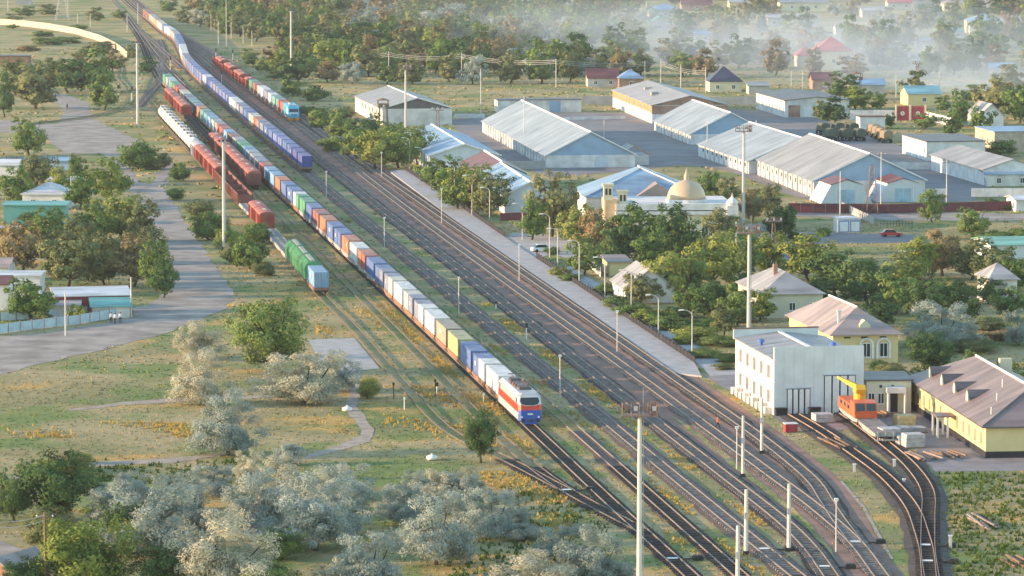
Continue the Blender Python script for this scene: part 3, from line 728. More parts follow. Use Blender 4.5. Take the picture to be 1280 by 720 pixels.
PROT = {}
def proto(key, fn):
    if key not in PROT: PROT[key] = fn(); return PROT[key], True
    return copy_tree(PROT[key]), False
def lookup(tab, px, default='grey'):
    for a, b, c in tab:
        if a <= px < b: return c
    return default
def container_train(tr, s, s_end, tab, tail, group, fr, seed, big):
    """containers on flat wagons from arc length s to s_end, coloured by where the photo shows each colour"""
    r = random.Random(seed); n = 0; k = 0
    while s < s_end:
        Lw = 14.3; cx = s + Lw / 2; p, t = tr.at(cx); qx, qy = PX(p.x, p.y, 3.0)
        near = qy > 230; mid = qy > 120
        m = fr(qx)
        wgn, first = proto(('flat', m.name, near), lambda: flat_wagon(13.3, m, near))
        place(wgn, tr, cx); k += 1
        tag(wgn, 'low container flat wagon, %s behind the %s' % (nth(k), tail), 'flat wagon', 'flat wagons under the ' + group)
        c0 = lookup(tab, PX(*tr.at(cx - 3)[0], 3.0)[0]); c1 = lookup(tab, PX(*tr.at(cx + 3)[0], 3.0)[0])
        two = c0 != c1 or r.random() < 0.16
        for size, off, c in (((20, -3.12, c0), (20, 3.12, c1)) if two else ((40, 0, c0),)):
            if c == 'none': continue
            n += 1; o = container(size, c, 2 if qy > 330 else (1 if mid else 0))
            place(o, tr, cx + off, 1.53 if size else 0)
            tag(o, '%s %s shipping container, %s behind the %s' % ('long' if size == 40 else 'short', CWORD[c], nth(n), tail), 'shipping container', group)
        s += Lw + 0.25
    return s
TAB1 = [(607,640,'white'),(588,607,'blue'),(573,588,'yellow'),(553,573,'tan'),(535,553,'white'),(521,535,'slate'),(511,521,'cream'),(503,511,'white'),(494,503,'cream'),(483,494,'slate'),(467,483,'blue'),
 (461,467,'red'),(455,461,'orange'),(445,455,'white'),(435,445,'orange'),(417,435,'blue'),(406,417,'orange'),(401,406,'brown'),(396,401,'red'),(390,396,'blue'),(384,390,'green'),(378,384,'green'),(372,378,'white'),(357,372,'blue'),
 (349,357,'orange'),(336,349,'sky'),(331,336,'red'),(324,331,'slate'),(316,324,'grey'),(310,316,'sky'),(303,310,'green'),(297,303,'grey'),(291,297,'brown'),(284,291,'sky'),(276,284,'red'),(268,276,'grey'),(262,268,'sky'),(256,262,'teal'),(251,256,'orange'),(247,251,'slate'),
 (240,247,'teal'),(235,240,'slate'),(230,235,'cream'),(222,230,'red'),(217,222,'green'),(213,217,'white'),(200,213,'green')]
TAB3 = [(368,395,'deepblue'),(357,368,'blue'),(345,357,'peri'),(336,345,'blue'),(326,336,'slate'),(322,326,'orange'),(317,322,'cream'),(308,317,'blue'),(300,308,'slate'),(290,300,'white'),(284,290,'peri'),(276,284,'peri'),(270,276,'slate'),(262,270,'peri'),(258,262,'white'),(250,258,'peri'),(246,250,'blue'),(238,246,'peri'),(232,238,'slate'),(228,232,'white'),(222,228,'blue'),(216,222,'grey'),(209,216,'white'),(206,209,'blue'),(200,206,'cream'),(196,200,'tan'),(190,196,'grey'),(150,190,'brown')]
TAB5 = [(352,362,'red'),(344,352,'teal'),(340,344,'white'),(333,340,'slate'),(327,333,'white'),(321,327,'brown'),(314,321,'green'),(300,314,'sky')]
fr1 = lambda px: M_frg if 380 < px < 480 else M_frm
e = loco_electric(); T1 = LINES['T1']; s0 = T1.s_at_y(535); place(e, T1, s0 + 10)
tag(e, 'white, red and blue electric locomotive heading the long container train', 'locomotive', 'locomotives')
container_train(T1, s0 + 21.3, T1.s_at_y(108), TAB1, 'electric locomotive', 'containers behind the electric locomotive', fr1, 1, True)
T3 = LINES['T3']
container_train(T3, T3.s_at_y(217.5), T3.s_at_y(23), TAB3, 'near end of the blue container train', 'containers of the blue train in mid yard', lambda p: M_frm, 2, True)
d = loco_diesel(); T5 = LINES['T5']; s5 = T5.s_at_y(153); place(d, T5, s5 + 9)
tag(d, 'cyan diesel locomotive with orange pilot in front of red container', 'locomotive', 'locomotives')
s5b = container_train(T5, s5 + 19.2, T5.s_at_y(118), TAB5, 'cyan diesel locomotive', 'containers behind the cyan diesel', lambda p: M_frm, 3, False)
k = 0; s_ = s5b
while s_ < T5.s_at_y(83):
    o, f = proto(('gond', 0), lambda: gondola(M_red, False)) if k % 3 == 1 else proto(('boxred', 0), lambda: boxcar(M_red, M_redr, False))
    place(o, T5, s_ + 7); k += 1
    tag(o, 'red wagon, %s behind the last container of the cyan diesel train' % nth(k), 'wagon', 'red wagons at the rear of the cyan diesel train'); s_ += 15.2
# right-hand row of red box wagons
TB, TA = LINES['TB'], LINES['TA']
def row(tr, y0, y1, fn, key, lab, group, cat, Lw, lim=99):
    s = tr.s_at_y(y0); e_ = tr.s_at_y(y1); k = 0
    while s + Lw * .5 < e_ and k < lim:
        near = PX(*tr.at(s)[0])[1] > 225
        o, f = proto((key, near), lambda: fn(near)); place(o, tr, s + Lw / 2); k += 1
        tag(o, lab % nth(k), cat, group); s += Lw
row(TB, 238, 186, lambda n: boxcar(M_mar, M_redr, n), 'mbox', 'maroon box wagon, %s from the near end of the right-hand red row', 'maroon box wagons of the right-hand row', 'box wagon', 15.0)
row(TB, 184.5, 151, lambda n: flat_wagon(13.2, M_bog, n), 'mflat', 'bare flat wagon, %s beyond the right-hand maroon row', 'bare flat wagons beyond the maroon row', 'flat wagon', 14.4)
row(TB, 150, 128, lambda n: boxcar(M_red, M_redr, n), 'rbox', 'bright red box wagon, %s of the short row beside white tanks', 'bright red box wagons beside the tanks', 'box wagon', 15.0)
# outer siding: blue container, hoppers, bare flats, box wagon, gondolas, box wagons, tanks
f, _ = proto(('flat', M_frm.name, True), lambda: flat_wagon(12.6, M_frm, True)); sA = TA.s_at_y(371); place(f, TA, sA + 6.5); tag(f, 'flat wagon under the blue container at the near end of outer siding', 'flat wagon')
o = container(40, 'sky', 2); place(o, TA, sA + 6.5, 1.53); tag(o, 'light blue container at the near end of the outer siding', 'shipping container')
sA += 14.2
for k, lab in enumerate(('green round-topped hopper wagon behind the light blue container', 'green hopper wagon with yellow end, middle of the three', 'green hopper wagon with yellow end, farthest of the three')):
    o, _ = proto(('hop', k > 0), lambda: hopper(True, M_hopy if k else M_hop)); place(o, TA, sA + 7.2); tag(o, lab, 'hopper wagon', 'green hopper wagons'); sA += 14.6
row(TA, PX(*TA.at(sA)[0])[1], 294, lambda n: flat_wagon(13.2, M_frg, n), 'bflat', 'bare skeletal flat wagon, %s behind the green hoppers', 'bare flat wagons behind the hoppers', 'flat wagon', 14.4)
row(TA, 292.5, 276, lambda n: boxcar(M_red, M_redr, n), 'rbox2', 'red box wagon, %s at the end of the bare flats', 'red box wagons beyond the bare flats', 'box wagon', 15.0)
row(TA, 275.5, 263, lambda n: flat_wagon(13.2, M_frg, n), 'gflat', 'grey flat wagon, %s between gondolas and red box wagon', 'flat wagons beside the gondolas', 'flat wagon', 14.4)
row(TA, 262.5, 232, lambda n: gondola(M_mar, n), 'gond', 'open maroon gondola, %s from the near end of its row', 'open gondola wagons', 'gondola wagon', 14.0)
row(TA, 231.5, 203, lambda n: boxcar(M_red, M_redr, n), 'lbox', 'red box wagon, %s of the left row by the dirt road', 'red box wagons of the left row', 'box wagon', 15.0)
row(TA, 202.5, 195, lambda n: boxcar(mat('grey_box_paint', (.30, .30, .36), .7), mat('grey_box_roof', (.42, .38, .40), .7), n), 'gbox', 'grey box wagon, %s beyond the red left row', 'grey box wagons between tanks and red row', 'box wagon', 15.0)
row(TA, 194.5, 153, lambda n: tank(n), 'tank', 'pale cylindrical tank wagon, %s from the near end', 'pale tank wagons on the outer siding', 'tank wagon', 12.3)
# ------------------------------------------------------------------ buildings
W_white = mat('white_plaster', (0.62, 0.61, 0.59), 0.85, 0.18, 0.5, detail=8.0)
W_dirty = mat('stained_white_plaster', (0.58, 0.56, 0.53), 0.9, 0.22, 0.35)
W_cream = mat('cream_plaster', (0.62, 0.56, 0.40), 0.85, 0.1, 0.3)
W_yell = mat('yellow_plaster', (0.64, 0.52, 0.27), 0.85, 0.08, 0.3)
W_pyell = mat('pale_yellow_plaster', (0.60, 0.56, 0.42), 0.85, 0.08, 0.3)
W_brick = mat('red_brown_brick_wall', (0.33, 0.20, 0.15), 0.9, 0.25, 0.6)
W_bluem = mat('blue_sheet_metal', (0.25, 0.37, 0.50), 0.5, 0.1, 0.4)
W_gate = mat('grey_blue_panel', (0.50, 0.56, 0.60), 0.6, 0.08, 0.4)
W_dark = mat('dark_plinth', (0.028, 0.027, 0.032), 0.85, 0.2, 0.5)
W_wood = mat('brown_boards', (0.20, 0.13, 0.09), 0.9, 0.25, 0.7)
R_blue = roof_mat('blue_and_shade_blue_roof', (0.22, 0.35, 0.50))  # blue sheet; also serves grey steel with the blue of shade painted in
R_grey = roof_mat('grey_steel_roof', (0.28, 0.285, 0.295))
R_gblue = roof_mat('grey_blue_steel_roof', (0.28, 0.33, 0.375))
R_ash = roof_mat('ash_slate_roof', (0.34, 0.33, 0.33))
R_dark = roof_mat('dark_felt_roof', (0.115, 0.115, 0.13))
R_brown = roof_mat('brown_grey_sheet_roof', (0.22, 0.17, 0.165))
R_pink = roof_mat('pinkish_slate_roof', (0.35, 0.285, 0.265))
R_mar = roof_mat('maroon_sheet_roof', (0.15, 0.05, 0.05))
R_red = roof_mat('red_sheet_roof', (0.45, 0.10, 0.10))
R_teal = roof_mat('teal_sheet_roof', (0.12, 0.36, 0.33))
R_white = roof_mat('pale_sheet_roof', (0.58, 0.60, 0.62))
R_navy = roof_mat('navy_sheet_roof', (0.05, 0.055, 0.09))

def win(parent, face, t, z0, w_, h_, L, fm=None, gm=None, proud=0.07, name='window'):
    """a framed window on a wall: face 'front' lies on y=0, 'left' on x=0 (t from the near corner)"""
    fm = fm or M_wht; gm = gm or M_glass
    def mk(b, a0, a1, z_0, z_1, d0, d1):
        if face == 'front': b.box(a0, a1, -d1, -d0, z_0, z_1)
        elif face == 'left': b.box(-d1, -d0, a0, a1, z_0, z_1)
        else: b.box(L + d0, L + d1, a0, a1, z_0, z_1)
    b = MB(); q = 0.09
    mk(b, t, t + w_, z0, z0 + q, 0, proud); mk(b, t, t + w_, z0 + h_ - q, z0 + h_, 0, proud)
    mk(b, t, t + q, z0 + q, z0 + h_ - q, 0, proud); mk(b, t + w_ - q, t + w_, z0 + q, z0 + h_ - q, 0, proud)
    mk(b, t + w_ / 2 - .04, t + w_ / 2 + .04, z0 + q, z0 + h_ - q, 0, proud * .8)
    o = b.build(name, fm, parent)
    g = MB(); mk(g, t + q, t + w_ - q, z0 + q, z0 + h_ - q, 0, 0.02); g.build('pane', gm, o)
    s = MB(); mk(s, t - .06, t + w_ + .06, z0 - .1, z0 - .01, 0, proud + .1); s.build('sill', fm, o)
    return o
def panel(parent, name, face, t, z0, w_, h_, m, d1=0.06, L=0):
    b = MB()
    if face == 'front': b.box(t, t + w_, -d1, 0.0, z0, z0 + h_)
    elif face == 'left': b.box(-d1, 0.0, t, t + w_, z0, z0 + h_)
    else: b.box(L, L + d1, t, t + w_, z0, z0 + h_)
    return b.build(name, m, parent)
def building(name, label, cat, P, W_, D, h, roof, rise, wm, rm, ang=None, group=None, over=0.45, ridge=None, fm=None, gap=0.0):
    x, y = P; rt = empty(name, (x, y, 0), TH if ang is None else ang); tag(rt, label, cat, group)
    b = MB(); b.box(0, W_, 0, D, -0.05, h)
    if roof == 'gable_y':
        b.build('wall', wm, rt)
        g = MB(); g.prism_y([(0.02, h), (W_ - .02, h), (W_ / 2, h + rise)], 0.02, D - .02); g.build('gable', fm or wm, rt)
    elif roof == 'gable_x':
        b.build('wall', wm, rt)
        g = MB(); g.prism_x([(0.02, h), (D - .02, h), (D / 2, h + rise)], 0.02, W_ - .02); g.build('gable', fm or wm, rt)
    else: b.build('wall', wm, rt)
    r = MB(); t = 0.16; o_ = over
    if roof == 'gable_y':
        k = rise / (W_ / 2); e = h - k * o_
        r.prism_y([(-o_, e + .03), (W_/2, h + rise + .03), (W_ + o_, e + .03), (W_ + o_, e + t + .03), (W_/2, h + rise + t + .03), (-o_, e + t + .03)], -o_, D + o_)
    elif roof == 'gable_x':
        k = rise / (D / 2); e = h - k * o_
        r.prism_x([(-o_, e + .03), (D/2, h + rise + .03), (D + o_, e + .03), (D + o_, e + t + .03), (D/2, h + rise + t + .03), (-o_, e + t + .03)], -o_, W_ + o_)
    elif roof in ('hip_y', 'hip_x'):
        hw = min(W_, D) / 2 + o_
        a = [(-o_, -o_), (W_ + o_, -o_), (W_ + o_, D + o_), (-o_, D + o_)]
        if roof == 'hip_y': rr = [(W_/2, min(hw, D/2 - .1)), (W_/2, max(D - hw, D/2 + .1))]
        else: rr = [(min(hw, W_/2 - .1), D/2), (max(W_ - hw, W_/2 + .1), D/2)]
        vs = [(u, v_, h) for u, v_ in a] + [(u, v_, h + .14) for u, v_ in a] + [(u, v_, h + rise) for u, v_ in rr]
        fs = [(3,2,1,0)] + [(k, (k+1) % 4, 4+(k+1) % 4, 4+k) for k in range(4)]
        fs += [(4,5,8),(5,6,9,8),(6,7,9),(7,4,8,9)] if roof == 'hip_y' else [(4,5,9,8),(5,6,9),(6,7,8,9),(7,4,8)]
        r.add(vs, fs)
    elif roof == 'flat':
        r.box(-.25, W_ + .25, -.25, D + .25, h + .003, h + .22)
    elif roof == 'shed':                                  # low in front, high behind
        r.prism_x([(-o_, h), (D + o_, h + rise), (D + o_, h + rise + t), (-o_, h + t)], -o_, W_ + o_)
        b2 = MB(); b2.prism_x([(0, h - .01), (D, h - .01), (D, h + rise)], 0.01, W_ - .01); b2.build('gable', wm, rt)
    ro = r.build('roof', rm, rt)
    if ridge and roof == 'gable_y':
        q = MB(); z = h + rise + t + .03; q.prism_y([(W_/2 - .35, z - .35 * k - .0 + .02), (W_/2, z + .02), (W_/2 + .35, z - .35 * k + .02), (W_/2, z + .12)], -o_ - .03, D + o_ + .03); q.build('ridge_cap', ridge, ro)
        for s_ in (0, 1):                                 # pale verge boards on the near gable
            q = MB(); xa = -o_ if s_ == 0 else W_ + o_
            q.add([(xa, -o_ - .05, e + .02), (W_/2, -o_ - .05, h + rise + .02), (W_/2, -o_ - .05, h + rise + .3), (xa, -o_ - .05, e + .3)], [(0,1,2,3) if s_ == 0 else (3,2,1,0)]); q.build('verge_board', ridge, ro)
    rt['_w'] = W_; rt['_d'] = D
    del rt['_w'], rt['_d']
    return rt, ro
def depth_between(pn, pf):
    a, b = G(*pn), G(*pf); return math.hypot(b[0]-a[0], b[1]-a[1]), math.atan2(-(b[0]-a[0]), b[1]-a[1])
def mw(pxw, py): return pxw / SC(py)

# white depot shed with the two big doors
D1, a1 = depth_between((967, 519), (928, 490)); a1 = R(9.0); W1_ = mw(115, 519)
rt, ro = building('depot_shed', 'white two-storey locomotive shed with two tall folding doors', 'shed', G(967, 519), W1_, D1, 7.5, 'flat', 0, mat('sunlit_panel_wall', (0.74, 0.71, 0.62), .8, .06, .3), R_grey, a1)  # left wall: the sun's cream is put into the wall colour
kill(ro); KIDS[rt.name].remove(ro)
M_pan = mat('shaded_metal_panel', (0.60, 0.65, 0.65), .55, .1, .35, detail=8.0)  # front of the white shed, cool tone of its shade in the colour
r = MB(); r.prism_y([(-.3, 7.53), (W1_/2, 8.3), (W1_ + .3, 7.53), (W1_ + .3, 7.7), (W1_/2, 8.47), (-.3, 7.7)], 0.3, D1 + .3); ro = r.build('roof', R_grey, rt)
q = MB(); q.box(W1_/2 - .3, W1_/2 + .3, .35, D1, 8.44, 8.52); q.build('ridge_cap', M_wht, ro)
npan = 9
for k in range(npan): panel(rt, 'facade_panel', 'front', W1_ / npan * k + .008, 0.0, W1_ / npan - .016, 9.2, M_pan, 0.12)
MB().box(0, W1_, -.0, .28, 7.5, 9.15).build('parapet', M_pan, rt)
q = MB(); q.box(-.35, W1_ * .95, D1 - .4, D1, 7.5, 8.9); q.build('back_parapet', M_pan, rt)
MB().box(-.45, W1_ * .95 + .1, D1 - .5, D1 + .1, 8.9, 9.05).build('parapet_cap', W_wood, rt)
def bigdoor(t, w_, h_, n):
    d = panel(rt, 'folding_door', 'front', t, 0.05, w_, h_, W_dark, 0.16)
    for k in range(n):
        b = MB(); e = w_ / n; b.box(t + e * k + .11, t + e * (k + 1) - .11, -.24, -.16, .1, h_ - .05); b.build('door_leaf', M_wht, d)
    b = MB(); b.box(t - .2, t + w_ + .2, -.3, -.12, h_ + .06, h_ + .25); b.build('lintel', W_gate, d)
s1 = SC(519)
bigdoor(16.5 / s1, 30 / s1, 3.5, 4); bigdoor(64 / s1, 40.5 / s1, 5.2, 4)
for row_ in (1.3, 4.6):
    for k in range(5): win(rt, 'left', 2.2 + k * (D1 - 4) / 4.6, row_, 1.7, 1.9, 0, fm=W_dirty, gm=mat('dusty_pane', (.16, .15, .15), .3))
for k in range(9): b = MB(); b.box(-.9, -.1, 1.2 + k * D1 / 9.5, 2.6 + k * D1 / 9.5, 0, .9 + .3 * (k % 2)); b.build('wall_buttress', W_dirty, rt)
for t in (0.1, 44 / s1): b = MB(); b.box(t, t + 1.5, -1.1, -.15, 0, .95); b.box(t - .08, t + 1.58, -1.18, -.15, .95, 1.05); b.build('coal_bin', W_dark, rt)
for (xx, yy, z) in ((1.2, D1 * .55, 7.75), (W1_ * .8, D1 * .3, 7.85)): b = MB(); b.lathe([(.28, 0), (.28, .5), (.5, .55), (.45, .9), (.1, 1.0)], 10, c=(xx, yy, z)); b.build('roof_vent', mat('blue_vent', (.08, .16, .45), .5), ro)

# long yellow depot office
D4, a4 = depth_between((1232, 573), (1136, 508)); W4_ = 15.0
rt, ro = building('depot_office', 'long yellow single-storey depot office with brown hipped roof and dormers', 'building', G(1232, 573), W4_, D4, 3.9, 'hip_y', 3.9, W_yell, R_brown, a4, over=.5)
MB().box(-.06, W4_ + .06, -.06, D4 + .06, -.05, .85).build('plinth', W_dark, rt)
MB().box(-.58, W4_ + .58, -.58, D4 + .58, 3.82, 3.98).build('eaves_gutter', R_dark, rt)
for k in range(12):
    t = 2.0 + k * (D4 - 6) / 12
    if k in (5, 6): continue
    win(rt, 'left', t, 1.35, 1.1, 1.7, 0, fm=mat('cream_trim', (.68, .60, .36), .7), gm=mat('warm_pane', (.22, .17, .11), .25))
panel(rt, 'door', 'left', D4 - 4.3, .1, 1.2, 2.4, mat('red_door', (.35, .05, .05), .6), .08); panel(rt, 'door', 'left', D4 - 7.4, .1, 1.2, 2.4, W_wood, .08)
pr = MB(); yb = D4 * .36; pr.box(-2.6, -.02, yb, yb + 3.6, 2.75, 2.95); po = pr.build('porch_canopy', R_brown, rt)
for (xx, yy) in ((-2.4, yb + .2), (-2.4, yb + 3.3), (-1.1, yb + .2), (-1.1, yb + 3.3)): MB().box(xx - .12, xx + .12, yy - .12, yy + .12, .05, 2.75).build('porch_post', M_wht, po)
for k in range(4):                                       # dormers with pale cheeks
    yy = D4 * (.36 + .165 * k); b = MB(); x0 = 1.6; z0 = 3.9 + (x0 + .5) * 3.9 / (W4_/2 + .5)
    b.prism_x([(yy - .6, z0 - .5), (yy + .6, z0 - .5), (yy + .6, z0 + .75), (yy, z0 + 1.35), (yy - .6, z0 + .75)], x0 - .3, x0 + .12); dm = b.build('dormer', W_pyell, rt)
    b = MB(); zr = z0 + 1.42
    b.add([(x0 - .2, yy - .85, z0 + .6), (x0 - .2, yy, zr), (x0 - .2, yy + .85, z0 + .6), (x0 + 3.6, yy, zr), (x0 + 1.1, yy - .85, z0 + .6), (x0 + 1.1, yy + .85, z0 + .6), (x0 + .1, yy - .8, z0 - .4), (x0 + .1, yy + .8, z0 - .4)], [(0, 4, 3, 1), (1, 3, 5, 2), (0, 6, 4), (2, 5, 7)]); b.build('dormer_roof', R_dark, dm)
b = MB(); b.box(W4_ * .62, W4_ * .62 + 1.6, D4 * .7, D4 * .7 + 1.0, 6.2, 8.2); b.build('chimney', W_cream, ro)
q = MB(); q.tube((W4_/2, W4_/2 + .5, 7.86), (W4_/2, D4 - W4_/2 - .5, 7.86), .16, n=6); q.build('ridge_cap', M_wht, ro)
for cx in (0, 1): q = MB(); q.tube((-.5 if cx == 0 else W4_ + .5, -.5, 4.08), (W4_/2, W4_/2 + .5, 7.86), .12, n=5); q.build('hip_cap', R_dark, ro)
for k in range(3): b = MB(); b.tube((1.5 + 2 * k, 4 + 6 * k, 4.6 + k), (1.5 + 2 * k, 4 + 6 * k, 5.9 + k), .07, n=6); b.build('vent_pipe', M_wht, ro)
# link with the porch between shed and office
pL = G(1083, 516); rt, ro = building('link_building', 'low pale yellow link with columned porch between shed and office', 'building', pL, mw(56, 516), 9.0, 4.3, 'flat', 0, W_pyell, R_dark, R(2))
sL = SC(516); b = MB(); b.box(23/sL, 47/sL, -2.2, -.02, 2.9, 3.6); po = b.build('porch_roof', W_dirty, rt)
for t in (24, 45): MB().tube((t/sL + .1, -2.0, .05), (t/sL + .1, -2.0, 2.9), .16, n=10).build('porch_column', M_wht, po)
panel(rt, 'door', 'front', 30/sL, .1, 9/sL, 2.7, W_dark, .06); win(rt, 'front', 14/sL, 1.2, .9, 1.5, 0); win(rt, 'front', 2/sL, 1.2, .9, 1.5, 0)
for t in (16, 31): panel(rt, 'vent', 'front', t/sL, 3.4, .35, .35, W_dark, .05)

# yellow house with the pinkish hipped roof
D2, a2 = depth_between((1040, 455), (970, 429)); a2 = R(10); W2_ = mw(84, 455)
rt, ro = building('yellow_house', 'yellow house with arched windows and pinkish-grey hipped roof behind shed', 'house', G(1041, 455), W2_, 27.0, 4.2, 'hip_y', 3.6, W_yell, R_pink, a2, over=.6)
s2 = SC(455)
for t in (38, 60):
    o = win(rt, 'front', t/s2, .9, 1.25, 2.1, 0); b = MB()
    for k in range(10):
        a_, b_ = math.pi*k/10, math.pi*(k+1)/10; cx = t/s2 + .62; b.tube((cx+.95*math.cos(a_), -.1, 2.7+.95*math.sin(a_)), (cx+.95*math.cos(b_), -.1, 2.7+.95*math.sin(b_)), .16, n=5)
    for sx in (-1, 1): b.box(t/s2 + .62 + sx*.95 - .16, t/s2 + .62 + sx*.95 + .16, -.2, 0, .7, 2.7)
    b.build('window_arch', M_wht, o)
for t in (14, 36, 60): panel(rt, 'eaves_vent', 'front', t/s2, 3.75, 1.0, .22, W_dark, .05)
b = MB(); b.prism_y([(4.3, 4.9), (5.9, 4.9), (5.9, 5.6), (5.1, 6.3), (4.3, 5.6)], .9, 2.8); dm = b.build('dormer', W_pyell, ro)
b = MB(); b.box(1.5, 1.9, 3, 3.4, 5.0, 7.4); b.box(1.35, 2.05, 2.85, 3.55, 7.4, 7.6); b.build('chimney', W_dirty, ro)
q = MB(); q.tube((W2_/2, W2_/2, 7.85), (W2_/2, 22, 7.85), .14, n=6); q.build('ridge_cap', M_wht, ro)
# more houses on the right side between trees
def house(px, py, wpx, D, h, roof, rise, wm, rm, label, nwin=2, ang=None, name='house', group=None, cat='house', fm=None, ridge=None, chim=False, over=.45):
    W_ = mw(wpx, py); rt, ro = building(name, label, cat, G(px, py), W_, D, h, roof, rise, wm, rm, ang, group, fm=fm, ridge=ridge, over=over)
    for k in range(nwin): win(rt, 'front', W_ * (k + .5) / nwin - .55, max(.5, h * .5 - .7), 1.1, 1.3, 0)
    for k in range(max(0, int(D / 6))): win(rt, 'left', 1.5 + k * 5, max(.5, h * .5 - .7), 1.1, 1.3, 0)
    if chim: b = MB(); b.box(W_ * .35, W_ * .35 + .7, D * .4, D * .4 + .7, h + rise * .3, h + rise + 1.0); b.build('chimney', W_brick, ro)
    return rt, ro
house(952, 398, 78, 20, 3.8, 'hip_y', 3.2, W_pyell, R_ash, 'pale yellow house with light hipped roof behind the mast', 3, chim=True)
house(782, 379, 62, 14, 2.6, 'gable_y', 3.0, W_white, R_ash, 'small white house with weathered grey gable beside the platform walk', 1)
house(762, 345, 26, 8, 2.4, 'shed', .5, W_yell, R_pink, 'tiny sunlit orange-walled outhouse behind the platform fence', 0, name='outhouse')
house(1238, 380, 34, 9, 4.0, 'hip_x', 2.5, W_dirty, R_ash, 'grey house peeping out of the trees at right edge', 1)
house(1240, 326, 60, 14, 2.8, 'gable_x', .9, W_gate, roof_mat('mint_sheet_roof', (.18, .42, .33)), 'long pale shed with mint green roof at right edge', 0, name='shed')
# blue and white kiosk, shelter
rt, ro = house(1047, 291, 29, 4.0, 2.7, 'hip_x', .5, W_white, R_white, 'small white kiosk with blue-framed doors beside the fence', 0, name='transformer_kiosk', cat='kiosk', over=.15)
for k in range(2): p_ = panel(rt, 'door', 'front', .25 + k * 2.3, .1, 2.0, 2.3, mat('blue_door_frame', (.07, .15, .40), .5), .05); b = MB(); b.box(.4 + k * 2.3, 2.1 + k * 2.3, -.09, -.05, .25, 2.2); b.build('door_panel', M_wht, p_)

# warehouses
def warehouse(P, Q, wpx, h, rise, wm, rm, label, fm=None, roof='gable_y', doors=1, ang=None, pil=True, ridge=True, cap=None, name='warehouse'):
    D, a = depth_between(P, Q); W_ = mw(wpx, P[1])
    rt, ro = building(name, label, 'warehouse', G(*P), W_, D, h, roof, rise, wm, rm, a if ang is None else ang, 'warehouses of the depot yard', fm=fm, ridge=M_wht if ridge else None)
    for k in range(doors): d = panel(rt, 'door', 'front', W_ * (k + .62) / doors - 1.6, .05, 3.2, h * .85, W_gate, .08)
    if pil:
        n = int(D / 5.5)
        for k in range(n): b = MB(); b.box(-.35, -.02, 1 + k * 5.5, 1.7 + k * 5.5, 0, h - .25); b.build('pilaster', wm, rt)
        for k in range(n): panel(rt, 'window', 'left', 2.9 + k * 5.5, h * .5, 1.9, h * .28, M_glass, .03)
        for k in range(max(1, int(W_ / 6))): panel(rt, 'facade_panel', 'front', .4 + k * 6, .1, 4.6, h * .75, W_white, .03)
    return rt, ro
warehouse((683, 210), (603, 165), 112, 3.0, 5.4, W_white, R_gblue, 'long warehouse with ribbed blue-grey gable roof, left of the yard', fm=W_bluem)
warehouse((537, 215), (499, 188), 88, 3.8, 2.6, W_gate, R_blue, 'shade-blue roofed warehouse behind the trees by the platform lamps', fm=W_gate)  # grey steel roof, its shade painted as blue
warehouse((597, 241), (576, 226), 62, 4.2, 2.6, W_brick, R_mar, 'short brown-roofed warehouse joining two shade-blue roofs', pil=False)
warehouse((632, 269), (597, 242.2), 62, 4.2, 2.6, W_gate, R_blue, 'shade-blue roofed warehouse end above a maroon fence by the trees', fm=W_gate, pil=False)  # grey roof again, blue of the shade put into the colour
rt, ro = warehouse((478, 157), (444, 140), 88, 4.6, 2.8, W_dirty, R_grey, 'pale gabled barn standing alone below the green field', fm=mat('dark_gable_boards', (.13, .12, .12), .9), doors=0, pil=False)
for k in range(6): win(rt, 'left', 4 + k * 8, 2.4, 2.2, 1.4, 0, fm=W_yell)
rt, ro = warehouse((815, 154.5), (766, 133.5), 96, 5.0, 2.6, W_white, R_ash, 'sunlit two-tone warehouse with orange upper wall and grey roof', fm=W_brick, doors=0, pil=False, ridge=False)
D_, _ = depth_between((815, 154.5), (766, 133.5))
MB().box(-.05, 0.0, 0, D_, 2.8, 4.9).build('upper_wall_band', mat('sunlit_brick', (.50, .24, .12), .9, .15, .5), rt); panel(rt, 'front_band', 'front', 0, 2.6, mw(96, 154), 2.3, W_brick, .04)  # one brick band; low sun's orange put into the left side's colour
for k in range(12): win(rt, 'left', 3 + k * (D_ - 6) / 12, 3.1, 2.2, 1.2, 0, fm=W_dirty, proud=.12)
for k in range(2): b = MB(); b.box(4 + k * 1.5, 6 + k * 1.5, D_ * (.35 + .3 * k), D_ * (.35 + .3 * k) + 3, 6, 7.2); b.build('roof_vent', R_ash, ro)
warehouse((863, 181), (818, 163), 102, 2.7, 5.4, W_white, R_gblue, 'white-walled warehouse with blue roof in the middle of the yard', fm=W_bluem)
warehouse((936, 217.5), (873, 195), 138, 3.0, 5.2, W_white, R_gblue, 'rear half of the largest warehouse, lower blue-shaded roof', fm=W_bluem, doors=0)  # bluish shade put into this half's roof colour
warehouse((1017, 247), (947, 218.5), 142, 3.6, 5.8, W_dirty, R_grey, 'front half of the largest warehouse, broad sunlit grey roof', fm=W_bluem)
